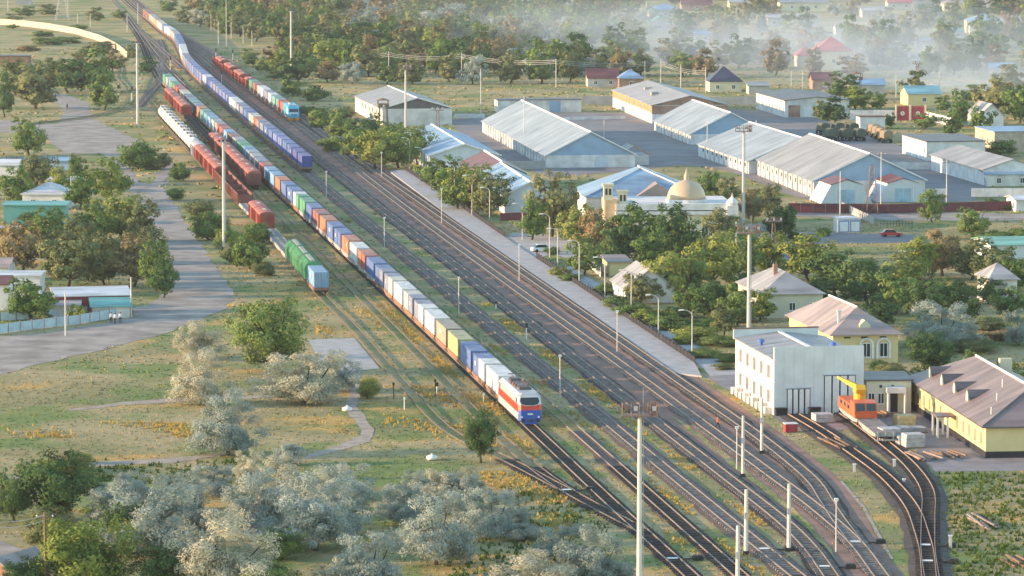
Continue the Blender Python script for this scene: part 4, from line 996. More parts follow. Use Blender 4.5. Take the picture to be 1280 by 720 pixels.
# two hangars in front of it
def hangar(px, py, wpx, D, label):
    W_ = mw(wpx, py); rt = empty('hangar', (*G(px, py), 0), TH); tag(rt, label, 'hangar', 'small pale blue hangars by the maroon fence')
    prof = [(0, 0), (W_, 0), (W_ - 2.2, 4.0), (W_/2, 5.1), (2.2, 4.0)]
    MB().prism_y(prof, 0, D).build('body', W_gate, rt)
    for s_ in (0, 1):
        b = MB(); x0, x1 = (2.1, W_/2) if s_ == 0 else (W_ - 2.1, W_/2)
        b.add([(x0, -.2, 4.05), (x1, -.2, 5.16), (x1, D, 5.16), (x0, D, 4.05), (x0, -.2, 4.15), (x1, -.2, 5.28), (x1, D, 5.28), (x0, D, 4.15)], [(4,5,6,7),(0,1,5,4),(2,3,7,6),(3,0,4,7),(3,2,1,0)]); b.build('roof', R_mar, rt)
    d = MB(); d.box(W_/2 - 1.7, W_/2 + 1.7, -.1, 0.0, .05, 3.0); dd = d.build('door', mat('light_blue_door', (.30, .45, .56), .6), rt)
    MB().box(W_/2 - .04, W_/2 + .04, -.16, -.1, .05, 3.0).build('door_seam', W_gate, dd)
    for x in (W_*.3, W_*.7): MB().box(x - .05, x + .05, -.06, 0.0, 0.05, 3.6).build('seam', M_wht, rt)
hangar(1026, 255, 66, 12, 'left of two pale blue hangars with maroon roof'); hangar(1097, 253, 65, 12, 'right of two pale blue hangars with maroon roof')
warehouse((1230, 232), (1164, 212.5), 75, 3.6, 2.2, W_white, R_grey, 'white hangar-like store at the right edge', pil=False, doors=0, ridge=False)
house(1234, 233, 60, 7, 2.6, 'shed', .8, W_dirty, R_blue, 'low annex with pale blue roof before the right-hand store', 2, name='annex', cat='annex')
rt, ro = house(1158, 201, 75, 26, 4.6, 'flat', 0, W_white, R_dark, 'white flat-roofed garage block right of the army trucks', 0, name='garage_block', cat='building')
for k in range(3): panel(rt, 'garage_door', 'left', 3 + 7 * k, .05, 4.0, 3.6, W_gate, .06)
rt, ro = house(981, 147, 82, 42, 4.8, 'gable_y', .9, W_dirty, R_dark, 'stained white store with dark flat roof behind the trucks', 0, name='store', cat='building')
for k in range(4): panel(rt, 'brick_patch', 'front', 1 + 4.4 * k, .1, 3.4, 3.4, W_brick if k == 0 else W_white, .03)
rt, ro = house(622, 141, 106, 7, 3.6, 'flat', 0, W_dirty, R_dark, 'long low white garage row at the back of the yard', 0, name='garage_row', cat='building')
for t in (.26, .62): panel(rt, 'garage_door', 'front', mw(106, 141) * t, .05, 3.2, 3.2, W_bluem, .06)
house(1075, 162, 32, 5, 3.4, 'flat', 0, W_white, R_mar, 'small white guardhouse with red roof edge by the gate', 0, name='guardhouse', cat='guardhouse')
house(1135, 132, 42, 10, 3.5, 'gable_x', 2.0, W_yell, roof_mat('turquoise_roof', (.20, .42, .48)), 'sunlit yellow house with turquoise roof behind the red gate', 1)
house(1225, 160, 30, 14, 3.5, 'gable_y', 3.0, W_white, R_ash, 'white cottage with grey gable at upper right', 1)
house(1243, 190, 60, 20, 5.0, 'flat', 0, mat('tan_block', (.42, .35, .28), .85), R_bluef if 'R_bluef' in globals() else R_blue, 'tan block building with blue roof at right edge', 2, name='block_building', cat='building')
house(1270, 265, 0 or 30, 8, 2.5, 'gable_x', .6, W_white, R_white, 'low white hut beyond the right end of the maroon fence', 0, name='hut', cat='hut')
# open timber roof skeleton beside the first warehouse
rt = empty('open_shed', (*G(772, 207), 0), TH); tag(rt, 'half-stripped shed roof with bare orange rafters beside warehouse', 'shed')
MB().box(.3, 7.7, .3, 9.7, 0, 2.4).build('wall', W_dirty, rt); ro = MB().prism_y([(0, 2.4), (4, 4.6), (4, 4.72), (0, 2.52)], 0, 10).build('roof', R_grey, rt)
for k in range(9): b = MB(); b.add([(4, k*1.2, 4.6), (8.4, k*1.2, 2.3), (8.4, k*1.2, 2.5), (4, k*1.2, 4.8), (4, k*1.2+.3, 4.6), (8.4, k*1.2+.3, 2.3), (8.4, k*1.2+.3, 2.5), (4, k*1.2+.3, 4.8)], [(0,1,2,3),(7,6,5,4),(3,2,6,7),(0,4,5,1)]); b.build('rafter', mat('bare_orange_timber', (.45, .25, .14), .8), rt)

# ------------------------------------------------------------------ the domed mosque
pm = G(772, 305); sm_ = SC(305); rt = empty('mosque', (*pm, 0), R(3)); tag(rt, 'white building with cream dome and blue hipped roof among the trees', 'mosque')
Wm = 142 / sm_
MB().box(0, Wm, 0, 20, 0, 5.6).build('wall', W_cream, rt)
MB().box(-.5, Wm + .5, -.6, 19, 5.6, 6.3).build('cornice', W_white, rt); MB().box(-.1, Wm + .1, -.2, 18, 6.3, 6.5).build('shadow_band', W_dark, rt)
MB().box(-.35, Wm + .3, -.45, 18.5, 6.5, 7.7).build('parapet', W_white, rt)
cx = 89.0 / sm_; dmz = 7.7
MB().lathe([(4.0, 0), (4.0, .55), (3.85, .6)], 28, c=(cx, 5, dmz)).build('drum', W_white, rt)
pr = [(3.75 * math.cos(t), .6 + 3.6 * math.sin(t)) for t in [math.pi / 2 * k / 9 for k in range(9)]]; pr += [(.45, 4.3), (.5, 4.7), (.42, 5.1), (.25, 5.5), (.14, 5.9), (.04, 6.6)]
MB().lathe(pr, 32, c=(cx, 5, dmz)).build('dome', mat('cream_dome_metal', (.48, .37, .25), .4, .05, .3, spec=.4), rt, smooth=True)
b = MB(); b.add([(-5, 22, 7.2), (19, 22, 7.2), (19, 48, 7.2), (-5, 48, 7.2), (7, 32, 12.2), (7, 38, 12.2)], [(3,2,1,0),(0,1,4),(1,2,5,4),(2,3,5),(3,0,4,5)]); rb = b.build('rear_roof', R_blue, rt)
MB().box(-4.5, 18.5, 22.5, 47.5, 0, 7.15).build('rear_wall', W_white, rt)
for a_, b_ in (((-5, 22, 7.3), (7, 32, 12.3)), ((19, 22, 7.3), (7, 32, 12.3)), ((7, 32, 12.3), (7, 38, 12.3)), ((19, 48, 7.3), (7, 38, 12.3))): MB().tube(a_, b_, .16, n=5).build('hip_cap', M_wht, rb)
b = MB(); b.add([(5, 21, 7.2), (14, 21, 7.2), (9.5, 21, 10), (9.5, 31, 10), (5, 31, 7.2), (14, 31, 7.2)], [(0, 1, 2), (0, 2, 3, 4), (1, 5, 3, 2)]); b.build('porch_gable', R_pink, rt)
for x0, h_ in ((-2.6, 11.2), (.2, 10.0)):
    b = MB(); b.box(x0, x0 + 1.7, 1, 2.7, 0, h_); b.box(x0 - .25, x0 + 1.95, .75, 2.95, h_, h_ + .3); tw = b.build('turret', W_cream, rt)
    for k in range(2): q = MB(); q.box(x0 + .3 + .7*k, x0 + .7 + .7*k, .96, 1.0, h_ - 1.8, h_ - .6); q.build('turret_opening', W_dark, tw)
MB().box(-2.4, 0.0, .3, 9, 0, 8.4).build('sunlit_wing', mat('sunlit_peach_plaster', (.66, .45, .26), .8), rt)  # peach glow of the low sun put into the plaster colour
b = MB(); b.box(Wm - .9, Wm + 1.3, -1.4, .8, 4.6, 7.4); b.lathe([(1.0, 0), (1.2, .5), (.8, 1.1), (.15, 1.7), (.05, 2.3)], 12, c=(Wm + .2, -.3, 7.4)); b.build('corner_kiosk', W_white, rt)
for x in (Wm - .5, Wm + .9): MB().tube((x, -1.0, 0), (x, -1.0, 4.6), .16, n=8).build('column', W_white, rt)
for k in range(5): win(rt, 'front', 6 + k * 3.4, 1.6, 1.3, 2.2, 0)

# ------------------------------------------------------------------ houses on the left
a0 = R(-4)
house(28, 262, 54, 12, 3.2, 'hip_y', 2.2, W_white, R_white, 'white house with pale roof behind the teal shed', 2, ang=a0)
rt, ro = house(5, 281, 77, 6, 3.9, 'shed', .3, mat('teal_sheet_wall', (.12, .33, .30), .7, .1, .4), R_teal, 'long teal sheet-metal shed on the left', 0, ang=R(0), name='shed', cat='shed')
rt, ro = house(70, 394, 92, 5, 3.0, 'shed', .9, mat('maroon_board_wall', (.26, .055, .055), .7, .1, .4), R_white, 'long maroon shed with white roof behind the fence', 0, ang=R(12), name='shed', cat='shed')
for k in range(3): panel(rt, 'door', 'front', 2.5 + 3.4*k, .1, 1.6, 2.0, mat('dark_maroon_door', (.12, .03, .03), .7), .05)
house(116, 398, 46, 4, 1.8, 'shed', 1.0, W_dirty, R_teal, 'low lean-to with teal roof next to the road corner', 0, ang=R(8), name='lean_to', cat='shed')
house(62, 397, 36, 4, 1.9, 'shed', .5, W_white, R_ash, 'small white hut with flat grey roof behind the fence', 0, ang=R(4), name='hut', cat='hut')
house(-12, 372, 62, 8, 3.6, 'flat', 0, W_white, R_white, 'white flat-roofed house half behind trees at left edge', 1, ang=R(0))
house(-14, 388, 24, 7, 4.3, 'gable_x', 1.0, W_white, R_mar, 'white gable with maroon roof cut by the left edge', 0, ang=R(0))
house(62, 213, 26, 5, 2.2, 'shed', .5, W_bluem, R_blue, 'small blue-roofed hut among the left-hand trees', 0, name='hut', cat='hut', ang=a0)
house(-8, 220, 30, 6, 2.6, 'gable_x', 1.0, W_white, R_white, 'pale cottage roof at the left edge above the white house', 0, ang=a0)
house(60, 240, 40, 6, 2.4, 'shed', .5, W_brick, R_white, 'low brick barn with pale roof left of the dirt road', 0, name='barn', cat='barn', ang=a0)
house(-6, 310, 22, 7, 2.6, 'gable_x', 1.2, W_white, R_ash, 'grey-roofed cottage at left edge below the teal shed', 0, ang=a0)
house(-10, 352, 20, 7, 2.6, 'gable_x', 1.2, W_white, R_pink, 'pink-roofed cottage at left edge among brown trees', 0, ang=a0)
house(-24, 742, 48, 7, 2.4, 'gable_y', 1.3, W_brick, R_pink, 'brick outhouse with pinkish roof in the bottom left corner', 0, ang=R(-25), name='outhouse', cat='outhouse')
house(-30, 82, 66, 6, 3.4, 'flat', 0, W_wood, R_dark, 'dark brown barn at the upper left edge', 0, name='barn', cat='barn', ang=a0)

# ------------------------------------------------------------------ houses of the far village
W_far = mat('dull_whitewash', (0.42, 0.41, 0.39), .9, .15, .4)
R_pale = roof_mat('dull_pale_roof', (0.36, 0.36, 0.36))
FH = [ # px, base py, width px, depth, wall h, roof, rise, wall, roof mat, label
 (887,115,40,12,3.2,'hip_x',4.6,W_cream,R_navy,'beige cottage with steep dark hipped roof beyond the yard wall',2),
 (735,109,38,10,3.0,'gable_x',2.6,W_far,R_mar,'cottage with long maroon roof beside the blue-roofed one',2),
 (774,110,30,9,3.0,'hip_x',2.8,W_brick,R_blue,'small cottage with blue hipped roof behind the two-tone warehouse',1),
 (1019,88,46,14,6.6,'hip_x',4.8,W_cream,R_red,'large two-storey cream house with red hipped roof in the smoke',3),
 (997,84,22,10,4.0,'hip_x',3.2,W_cream,R_red,'red-roofed wing left of the large house in smoke',1),
 (1016,112,30,9,3.2,'gable_x',2.0,W_brick,R_mar,'brown-red cottage below the red-roofed house',1),
 (960,34,64,10,4.0,'gable_x',1.4,W_far,R_pale,'long white two-window house near the top right of centre',4),
 (975,14,60,12,4.0,'gable_x',1.5,W_cream,R_grey,'long grey-roofed barn at the top edge',2),
 (1212,42,40,14,5.0,'hip_x',3.2,W_cream,R_blue,'cream house with blue hipped roof at far upper right',3),
 (1248,38,28,10,3.4,'gable_x',2.4,W_far,R_pale,'white-gabled cottage right of the blue hipped house',1),
 (438,9,26,10,3.0,'gable_y',3.2,W_far,R_red,'small white house with red gable at the top edge left',2),
 (640,10,30,10,3.0,'gable_x',2.0,W_far,R_pale,'pale house at the top edge above the hazy trees',1),
 (706,15,24,10,3.0,'hip_x',2.6,W_far,R_pale,'pale-roofed house left of the green-roofed cottage',1),
 (812,38,26,10,3.0,'gable_y',2.8,W_far,R_teal,'white cottage with green roof in hazy trees',1),
 (812,22,40,12,3.4,'hip_x',2.6,W_far,R_blue,'white house with blue roof at the top centre',3),
 (852,14,38,10,3.4,'gable_x',3.0,W_brick,R_mar,'dark brown roof house at the top centre',1),
 (912,15,26,10,4.4,'gable_x',1.6,W_yell,R_pale,'bright cream house at the top, sunlit on its left',2),
 (1045,44,26,9,3.0,'gable_x',2.0,W_far,R_pink,'low pink-roofed cottage above the smoke',1),
 (1078,22,34,10,3.0,'gable_x',1.8,W_far,R_ash,'grey-roofed cottage at the upper right among trees',2),
 (1110,12,30,10,3.4,'gable_x',2.0,W_far,R_red,'red-roofed house at the top edge right',2),
 (1140,9,36,10,3.6,'gable_x',1.8,W_far,R_blue,'blue-roofed house at the top edge right of the red roof',2),
 (1180,14,24,10,3.4,'hip_x',2.4,W_cream,R_pink,'cream house at the top edge left of the blue hipped one',2),
 (1172,48,34,10,3.0,'hip_x',2.4,W_far,R_teal,'teal-roofed cottage in thin smoke at upper right',2),
 (1150,60,26,8,2.6,'gable_x',1.4,W_far,R_pale,'pale shed roof drowned in smoke',0),
 (1200,82,34,8,2.8,'gable_x',1.6,W_far,R_pale,'pale house half hidden by smoke at right',1),
 (1238,96,30,8,2.8,'gable_x',1.6,W_far,R_blue,'light blue roofed house in smoke at right edge',1),
 (1130,82,24,7,2.6,'gable_x',1.2,W_far,R_grey,'small grey cottage left of the lattice tower in smoke',0),
 (930,68,26,8,2.8,'gable_x',1.6,W_far,R_pale,'white-roofed cottage in haze left of the red house',1),
 (868,52,28,8,2.8,'gable_x',1.6,W_far,R_blue,'pale blue roofed cottage in hazy trees',1),
 (690,72,26,9,3.0,'gable_y',2.6,W_far,R_ash,'grey-gabled cottage among hazy trees above the field',1),
 (722,76,24,9,3.0,'gable_y',2.6,W_brick,R_pink,'tan-gabled cottage among trees left of the maroon roof',0),
 (604,40,22,9,3.0,'hip_x',2.8,W_far,R_ash,'pale hipped roof in the hazy wood',1),
 (1066,118,40,8,3.0,'gable_x',1.6,W_far,R_blue,'pale blue roof below the red-roofed house behind gate trees',0),
 (936,118,26,8,2.6,'shed',.8,W_far,R_grey,'white shed right of the dark-roofed cottage',0),
 (20,6,20,8,3.0,'gable_x',1.6,W_far,R_blue,'pale blue roof at the upper left edge',0)]
for px, py, wpx, D, h, rf, rs, wm, rm, lab, nw in FH: house(px, py, wpx, D, h, rf, rs, wm, rm, lab, nw, ang=R(3), group='far village houses')
# ------------------------------------------------------------------ fences and walls: every panel and post its own piece
def fence(name, label, cat, pix, h, pm, step, postm=None, th=0.08, postw=0.16, top=0.15, z0=0.0, pieces=True, rails=None):
    pts = [Vector(G(*p)) for p in pix]; rt = empty(name, (pts[0].x, pts[0].y, 0)); tag(rt, label, cat); o0 = pts[0]
    me_cache = {}
    for a, b in zip(pts[:-1], pts[1:]):
        L = (b - a).length; n = max(1, round(L / step)); d = (b - a) / L; ang = math.atan2(d.y, d.x); st = L / n
        key = round(st, 3)
        if key not in me_cache:
            q = MB(); q.box(postw/2 if postm else .02, st - (postw/2 if postm else .02), -th/2, th/2, z0 + .05, h)
            if rails:
                for z in (h * .25, h * .8): q.box(.02, st - .02, -th/2 - .05, th/2 + .05, z - .05, z + .05)
            me_cache[key] = q.mesh('panel', pm)
        for k in range(n):
            p = a + d * (st * k) - o0; o = link('panel', me_cache[key], rt, (p.x, p.y, rng.uniform(-.03, .03)), ang + rng.gauss(0, .006))
            if postm:
                if 'post' not in me_cache: q = MB(); q.box(-postw/2, postw/2, -postw/2, postw/2, 0, h + top); me_cache['post'] = q.mesh('post', postm)
                link('post', me_cache['post'], rt, (p.x, p.y, 0), ang)
    return rt
M_fblue = mat('faded_blue_fence', (0.40, 0.50, 0.55), .8, .15, .8)
M_fmar = mat('maroon_corrugated_fence', (0.13, 0.035, 0.045), .6, .12, .6)
M_wallg = mat('sunlit_concrete_wall', (0.50, 0.43, 0.34), .9, .15, .5)
fence('garden_fence', 'faded blue panel fence along the dirt road at left', 'fence', [(-20, 420), (40, 412), (100, 405), (160, 395)], 1.5, M_fblue, 2.6, W_brick)
fence('garden_fence', 'second pale blue fence behind the roadside one', 'fence', [(-20, 402), (60, 398), (110, 393)], 1.3, M_fblue, 2.6, W_wood)
fence('perimeter_wall', 'curved sunlit concrete panel wall at upper left', 'wall', [(-15, 30), (30, 33), (62, 37), (96, 43), (125, 52), (145, 62), (159, 73)], 2.6, M_wallg, 4.0, M_wallg)
fence('sheet_fence', 'long maroon corrugated fence before the two hangars', 'fence', [(985, 266), (1110, 267), (1300, 262)], 2.0, M_fmar, 2.5, None, rails=True)
fence('sheet_fence', 'short maroon fence under the blue warehouse end', 'fence', [(625, 276), (668, 275)], 1.6, M_fmar, 2.5, None)
fence('platform_wall', 'black low wall on the far part of the platform edge', 'wall', [(507, 214), (570, 255.5), (630, 297)], 1.1, W_dark, 3.0, W_dark)
fence('platform_wall', 'black low wall on the near part of the platform edge', 'wall', [(671, 323.5), (725, 360), (780, 397), (869, 455.5)], 1.1, W_dark, 3.0, W_dark)
fence('yard_wall', 'grey concrete wall at the back of the warehouse yard', 'wall', [(728, 131), (766, 131)], 2.6, M_conc, 4.0, None)
fence('yard_wall', 'grey concrete wall below the dark-roofed cottage', 'wall', [(888, 131), (950, 131)], 2.4, M_conc, 4.0, None)
fence('yard_wall', 'stained wall in front of the left warehouse', 'wall', [(632, 212), (682, 211)], 2.0, M_conc, 3.0, M_conc)
fence('yard_wall', 'white wall left of the red gate', 'wall', [(1062, 150), (1119, 150)], 2.8, W_white, 3.0, None)
fence('yard_wall', 'white wall right of the red gate', 'wall', [(1157, 150), (1190, 158)], 2.4, W_white, 3.0, None)
fence('yard_wall', 'white wall before the white hangar store at right edge', 'wall', [(1214, 246), (1300, 246)], 1.9, W_white, 3.0, None)
fence('yard_wall', 'white wall between garage block and hangar store', 'wall', [(1103, 212), (1166, 212)], 1.8, W_white, 3.0, None)
fence('yard_wall', 'short white wall right of the hangars', 'wall', [(1157, 246), (1184, 246)], 1.8, W_white, 3.0, None)
fence('low_wall', 'low pale wall beside the lone gabled barn', 'wall', [(567, 148), (606, 148)], 1.3, W_white, 3.0, None)
fence('low_wall', 'pale kerb wall across the back of the yard', 'wall', [(706, 150.5), (782, 149)], .9, W_white, 3.0, None)
fence('low_wall', 'pale wall beside the small houses near the platform', 'wall', [(728, 325), (751, 347)], 1.8, W_white, 2.5, None)
fence('concrete_fence', 'pale concrete fence beside the kiosk', 'fence', [(1052, 262), (1092, 281)], 1.6, M_conc, 2.5, M_conc)
fence('garden_fence', 'light blue fence at right below the mosque', 'fence', [(930, 290), (990, 287)], 1.5, M_fblue, 2.5, W_wood)
fence('garden_fence', 'teal-grey fence above the left-hand huts', 'fence', [(-5, 205), (85, 202)], 1.7, mat('tealgrey_fence', (.22, .30, .29), .8), 2.5, W_wood)
# railing of the footpath behind the platform
def railing(label, a, b, n):
    A, B = Vector(G(*a)), Vector(G(*b)); rt = empty('railing', (A.x, A.y, 0)); tag(rt, label, 'railing'); d = B - A
    for k in range(n + 1): p = d * (k / n); MB().tube((p.x, p.y, 0), (p.x, p.y, 1.1), .045, n=5).build('post', M_blk, rt)
    for z in (.55, 1.08): MB().tube((0, 0, z), (d.x, d.y, z), .04, n=5).build('rail', M_blk, rt)
railing('dark railing of the playground square right of the kiosk', (1101, 283), (1140, 283), 10)
railing('thin railing along the footpath behind the platform', (735, 362), (860, 448), 40)
# red gate with round emblems
rt = empty('yard_gate', (*G(1119.5, 151), 0)); tag(rt, 'red double gate with round pale emblems in white wall', 'gate')
for k in range(2):
    x0 = .2 + k * 4.3; g = MB().box(x0, x0 + 3.5, -.08, .08, .1, 4.1).build('gate_leaf', mat('gate_red', (.36, .05, .06), .6), rt)
    MB().tube((x0 + 1.75, -.14, 2.1), (x0 + 1.75, -.08, 2.1), .6, n=16).build('emblem_disc', M_wht, g)
    b = MB(); st = [((.5 if j % 2 == 0 else .2) * math.sin(j * math.pi / 5), (.5 if j % 2 == 0 else .2) * math.cos(j * math.pi / 5)) for j in range(10)]
    b.add([(x0 + 1.75 + u, -.16, 2.1 + v_) for u, v_ in st], [tuple(range(10))]); b.build('star', mat('star_gold', (.6, .40, .08), .5), g)
for x in (0, 3.95, 8.25): MB().box(x - .3 + .2, x + .3 + .02, -.35, .35, 0, 4.5).build('gate_pier', W_cream, rt)

# ------------------------------------------------------------------ masts, lamps and poles
M_cpole = mat('pale_concrete_pole', (0.56, 0.53, 0.50), .8, .1, .6)
M_metal = mat('galvanised_steel', (0.42, 0.43, 0.44), .5, .1, .8)
M_rusty = mat('rusty_lattice', (0.20, 0.13, 0.11), .8, .2, .8)
def mast(px, base, h, label, platform=True, r0=.32, r1=.2, ang=0):
    x, y = G(px, base); rt = empty('floodlight_mast' if platform else 'tall_mast', (x, y, 0), ang); tag(rt, label, 'mast', 'tall concrete masts')
    MB().tube((0, 0, 0), (0, 0, h), r0, r1, 12).build('shaft', M_cpole, rt, smooth=False)
    b = MB(); n = int(h / .8)
    for s in (-.13, .13): b.tube((r0 + .1, s, 2), (r1 + .12, s, h), .025, n=4)
    for k in range(n): z = 2 + (h - 2) * k / n; b.box(r0 + .03, r0 + .1 if False else r0 + .09, -.13, .13, z, z + .03)
    b.build('ladder', M_metal, rt)
    if platform:
        b = MB(); b.box(-1.7, 1.7, -.9, .9, h - .1, h); pf = b.build('platform', M_rusty, rt)
        for x0 in (-1.65, -.8, 0, .8, 1.65):
            for y0 in (-.85, .85): MB().tube((x0, y0, h), (x0, y0, h + 1.1), .04, n=5).build('rail_post', M_rusty, pf)
        for z in (.55, 1.1):
            b = MB()
            for y0 in (-.85, .85): b.tube((-1.65, y0, h + z), (1.65, y0, h + z), .035, n=4)
            for x0 in (-1.65, 1.65): b.tube((x0, -.85, h + z), (x0, .85, h + z), .035, n=4)
            b.build('guard_rail', M_rusty, pf)
        for k in range(4):
            b = MB(); xx = -1.3 + k * .87; b.prism_y([(xx - .16, h + .5), (xx + .16, h + .5), (xx + .2, h + .9), (xx - .2, h + .9)], -1.1, -.88); b.build('floodlight', M_metal if k % 2 else M_rusty, pf)
        b = MB(); b.box(1.0, 1.5, -.2, .3, h, h + 1.2); b.build('equipment_box', M_rusty, pf)
        MB().tube((.3, 0, h), (.3, 0, h + 2.6), .03, n=4).build('antenna', M_metal, pf)
    else:
        b = MB(); b.box(-.9, .9, -.12, .12, h - .2, h); c = b.build('crossarm', M_metal, rt)
        for x0 in (-.75, 0, .75): b = MB(); b.box(x0 - .2, x0 + .2, -.3, .1, h, h + .35); b.build('floodlight', M_blk, c)
    MB().box(-.6, .6, -.6, .6, 0, .5).build('footing', M_conc, rt)
mast(799, 812, 22.4, 'tall sunlit floodlight mast rising from the bottom edge, railed platform on top')
mast(935.5, 452, 19.2, 'tall floodlight mast behind the white locomotive shed')
mast(929, 278, 18.6, 'tall mast right of the mosque with antenna drums on top')
mast(507, 168, 17.5, 'tall floodlight mast in front of the lone gabled barn')
mast(280, 311, 20.4, 'tall plain mast beside the red wagons, left of centre', False, .34, .22)
mast(364, 97, 22.3, 'tall plain mast left of the wood beyond the railway', False, .34, .24)
mast(172, 157, 22.8, 'tall plain mast above the dirt road at upper left', False, .34, .22)
def simple_pole(px, base, h, label, r=.16, cap=None, m=None, name='concrete_post', group='pale concrete posts', cat='post'):
    x, y = G(px, base); rt = empty(name, (x, y, 0)); tag(rt, label, cat, group)
    MB().tube((0, 0, 0), (0, 0, h), r, r * .75, 8).build('shaft', m or M_cpole, rt)
    if cap == 'lamp':
        b = MB(); b.tube((0, 0, h), (0, 0, h + .15), .1, n=6); b.prism_x([(-.25, h + .15), (.25, h + .15), (.3, h + .4), (-.3, h + .4)], -.22, .22); b.build('lamp_head', M_wht, rt)
    elif cap == 'arm':
        b = MB(); b.box(-.9, .9, -.06, .06, h - .6, h - .48); a_ = b.build('crossarm', W_wood, rt)
        for x0 in (-.8, 0, .8): q = MB(); q.lathe([(.05, 0), (.09, .08), (.05, .2)], 6, c=(x0, 0, h - .48)); q.build('insulator', M_wht, a_)
    elif cap == 'box':
        b = MB(); b.box(-.2, .2, -.3, -.12, h * .55, h * .55 + .7); b.build('junction_box', M_metal, rt)
        MB().box(-.3, .3, -.3, .3, 0, .4).build('footing', W_dark, rt)
    return rt
def hp(top, base): return (base - top) / SC(base)
for px, t, b_, r_, lab in [(986, 604, 689, .24, 'thick pale post between the curving lines near bottom right'), (932.5, 611, 693, .25, 'thick pale post beside the ballasted line at the bottom'), (922, 656, 748, .25, 'thick pale post cut by the bottom edge'),
    (952, 497, 567, .2, 'pale post right of the platform line near the shed corner'), (928.5, 519, 596, .2, 'pale post left of the shed-side line')]:
    simple_pole(px, b_, hp(t, b_), lab, r_, 'box')
for px, t, b_, lab in [(921, 537, 587, 'thin lamp post beside the pale post left of shed'), (1045, 627, 690, 'thin lamp post inside the turnout at bottom right'), (700, 447, 498, 'thin lamp post right of the electric locomotive'), (573.5, 349, 392, 'thin lamp post right of the white containers'),
    (480.5, 274, 314, 'thin lamp post between the blue train and the gravel'), (408, 216, 247, 'thin lamp post near the end of blue train'), (552, 238, 279, 'thin lamp post at the far part of platform'), (771.5, 391, 440, 'thin lamp post at the near part of platform'),
    (649, 308, 352, 'thin lamp post on the gravel near the plaza'), (477, 192, 222, 'thin lamp post at the far tip of the platform')]:
    simple_pole(px, b_, hp(t, b_), lab, .085, 'lamp', M_cpole, 'lamp_post', 'thin lamp posts between the lines', 'lamp post')
# curved street lamps behind the platform
def curved_lamp(px, top, base, label, dirx=-1):
    x, y = G(px, base); h = hp(top, base); rt = empty('street_lamp', (x, y, 0)); tag(rt, label, 'street lamp', 'curved street lamps by the platform')
    MB().tube((0, 0, 0), (0, 0, h - .9), .1, .07, 8).build('shaft', M_cpole, rt)
    pts = [(dirx * (1.5 - 1.5 * math.cos(t)) * .9, 0, h - .9 + .9 * math.sin(t)) for t in [math.pi / 2 * k / 6 for k in range(7)]]
    a_ = MB().path(pts, .055, 6).build('arm', M_cpole, rt)
    x0, z0 = pts[-1][0], pts[-1][2]; b = MB(); b.prism_y([(x0 - .7, z0 - .12), (x0 + .1, z0 - .1), (x0 + .1, z0 + .08), (x0 - .55, z0 + .06)], -.16, .16); b.build('lamp_head', M_wht, a_)
for k, (px, t, b_) in enumerate([(865, 387, 447), (823, 368, 420), (789, 337, 396), (756, 321, 370), (724, 300, 358), (697, 285, 334), (687, 267, 322), (612, 234, 275), (590, 219, 270), (529, 184, 212), (512, 172, 212), (568, 205, 252), (653, 254, 300)]):
    curved_lamp(px, t, b_, 'curved street lamp behind the platform, %s counting from the shed end' % nth(k + 1))
# telegraph and power poles
PP = [(695, 74, 109, ''), (577, 66, 101, ''), (486, 64, 98, ''), (392, 68, 88, ''), (375, 64, 88, ''), (806, 76, 104, ''), (826, 74, 106, ''), (851, 80, 112, ''), (882, 84, 116, ''), (601, 86, 142, ''), (440, 50, 70, ''), (345, 58, 76, '')]
PP.sort(); pole_tops = []
for k, (px, t, b_, _) in enumerate(PP):
    h = hp(t, b_); simple_pole(px, b_, h, 'utility pole along the green field, %s from the left' % nth(k + 1), .14, 'arm', M_cpole, 'utility_pole', 'utility poles along the field', 'utility pole'); pole_tops.append((*G(px, b_), h))
def wires(label, pts, sag=.8, n=3, r=.035):
    rt = empty('power_line', pts[0]); tag(rt, label, 'power line'); o = Vector(pts[0])
    for j in range(n):
        b = MB()
        for a, c in zip(pts[:-1], pts[1:]):
            a, c = Vector(a) + Vector((0, 0, -j * .55)), Vector(c) + Vector((0, 0, -j * .55))
            q = [a + (c - a) * (k / 8) - Vector((0, 0, 4 * sag * (k / 8) * (1 - k / 8))) - o for k in range(9)]; b.path(q, r, 4)
        b.build('wire', M_metal, rt)
wires('power line wires strung along the green field', [(p[0], p[1], p[2] - .4) for p in (pole_tops[3], pole_tops[4], pole_tops[5], pole_tops[7], pole_tops[8])] if False else [(*G(392, 88), hp(68, 88)), (*G(486, 98), hp(66, 98)), (*G(577, 101), hp(68, 101)), (*G(695, 109), hp(75, 109)), (*G(826, 106), hp(76, 106)), (*G(882, 116), hp(88, 116))], 1.0, 3, .05)
LP = [(97, 17, 32, ''), (113, 17, 33, ''), (159, 18, 40, ''), (172.5, 4, 31, ''), (283, -6, 60, ''), (213, 72, 88, ''), (264, 18, 40, ''), (268, 24, 38, ''), (273, 26, 60, ''), (289, 28, 48, ''), (304, 34, 54, ''), (315, 38, 58, ''), (10, -12, 14, ''), (85, -4, 22, '')]
LP.sort()
for k, (px, t, b_, _) in enumerate(LP): simple_pole(px, b_, hp(t, b_), 'distant pale pole near the far end of railway, %s from left' % nth(k + 1), .14, None, M_cpole, 'utility_pole', 'distant poles at the far railway', 'utility pole')
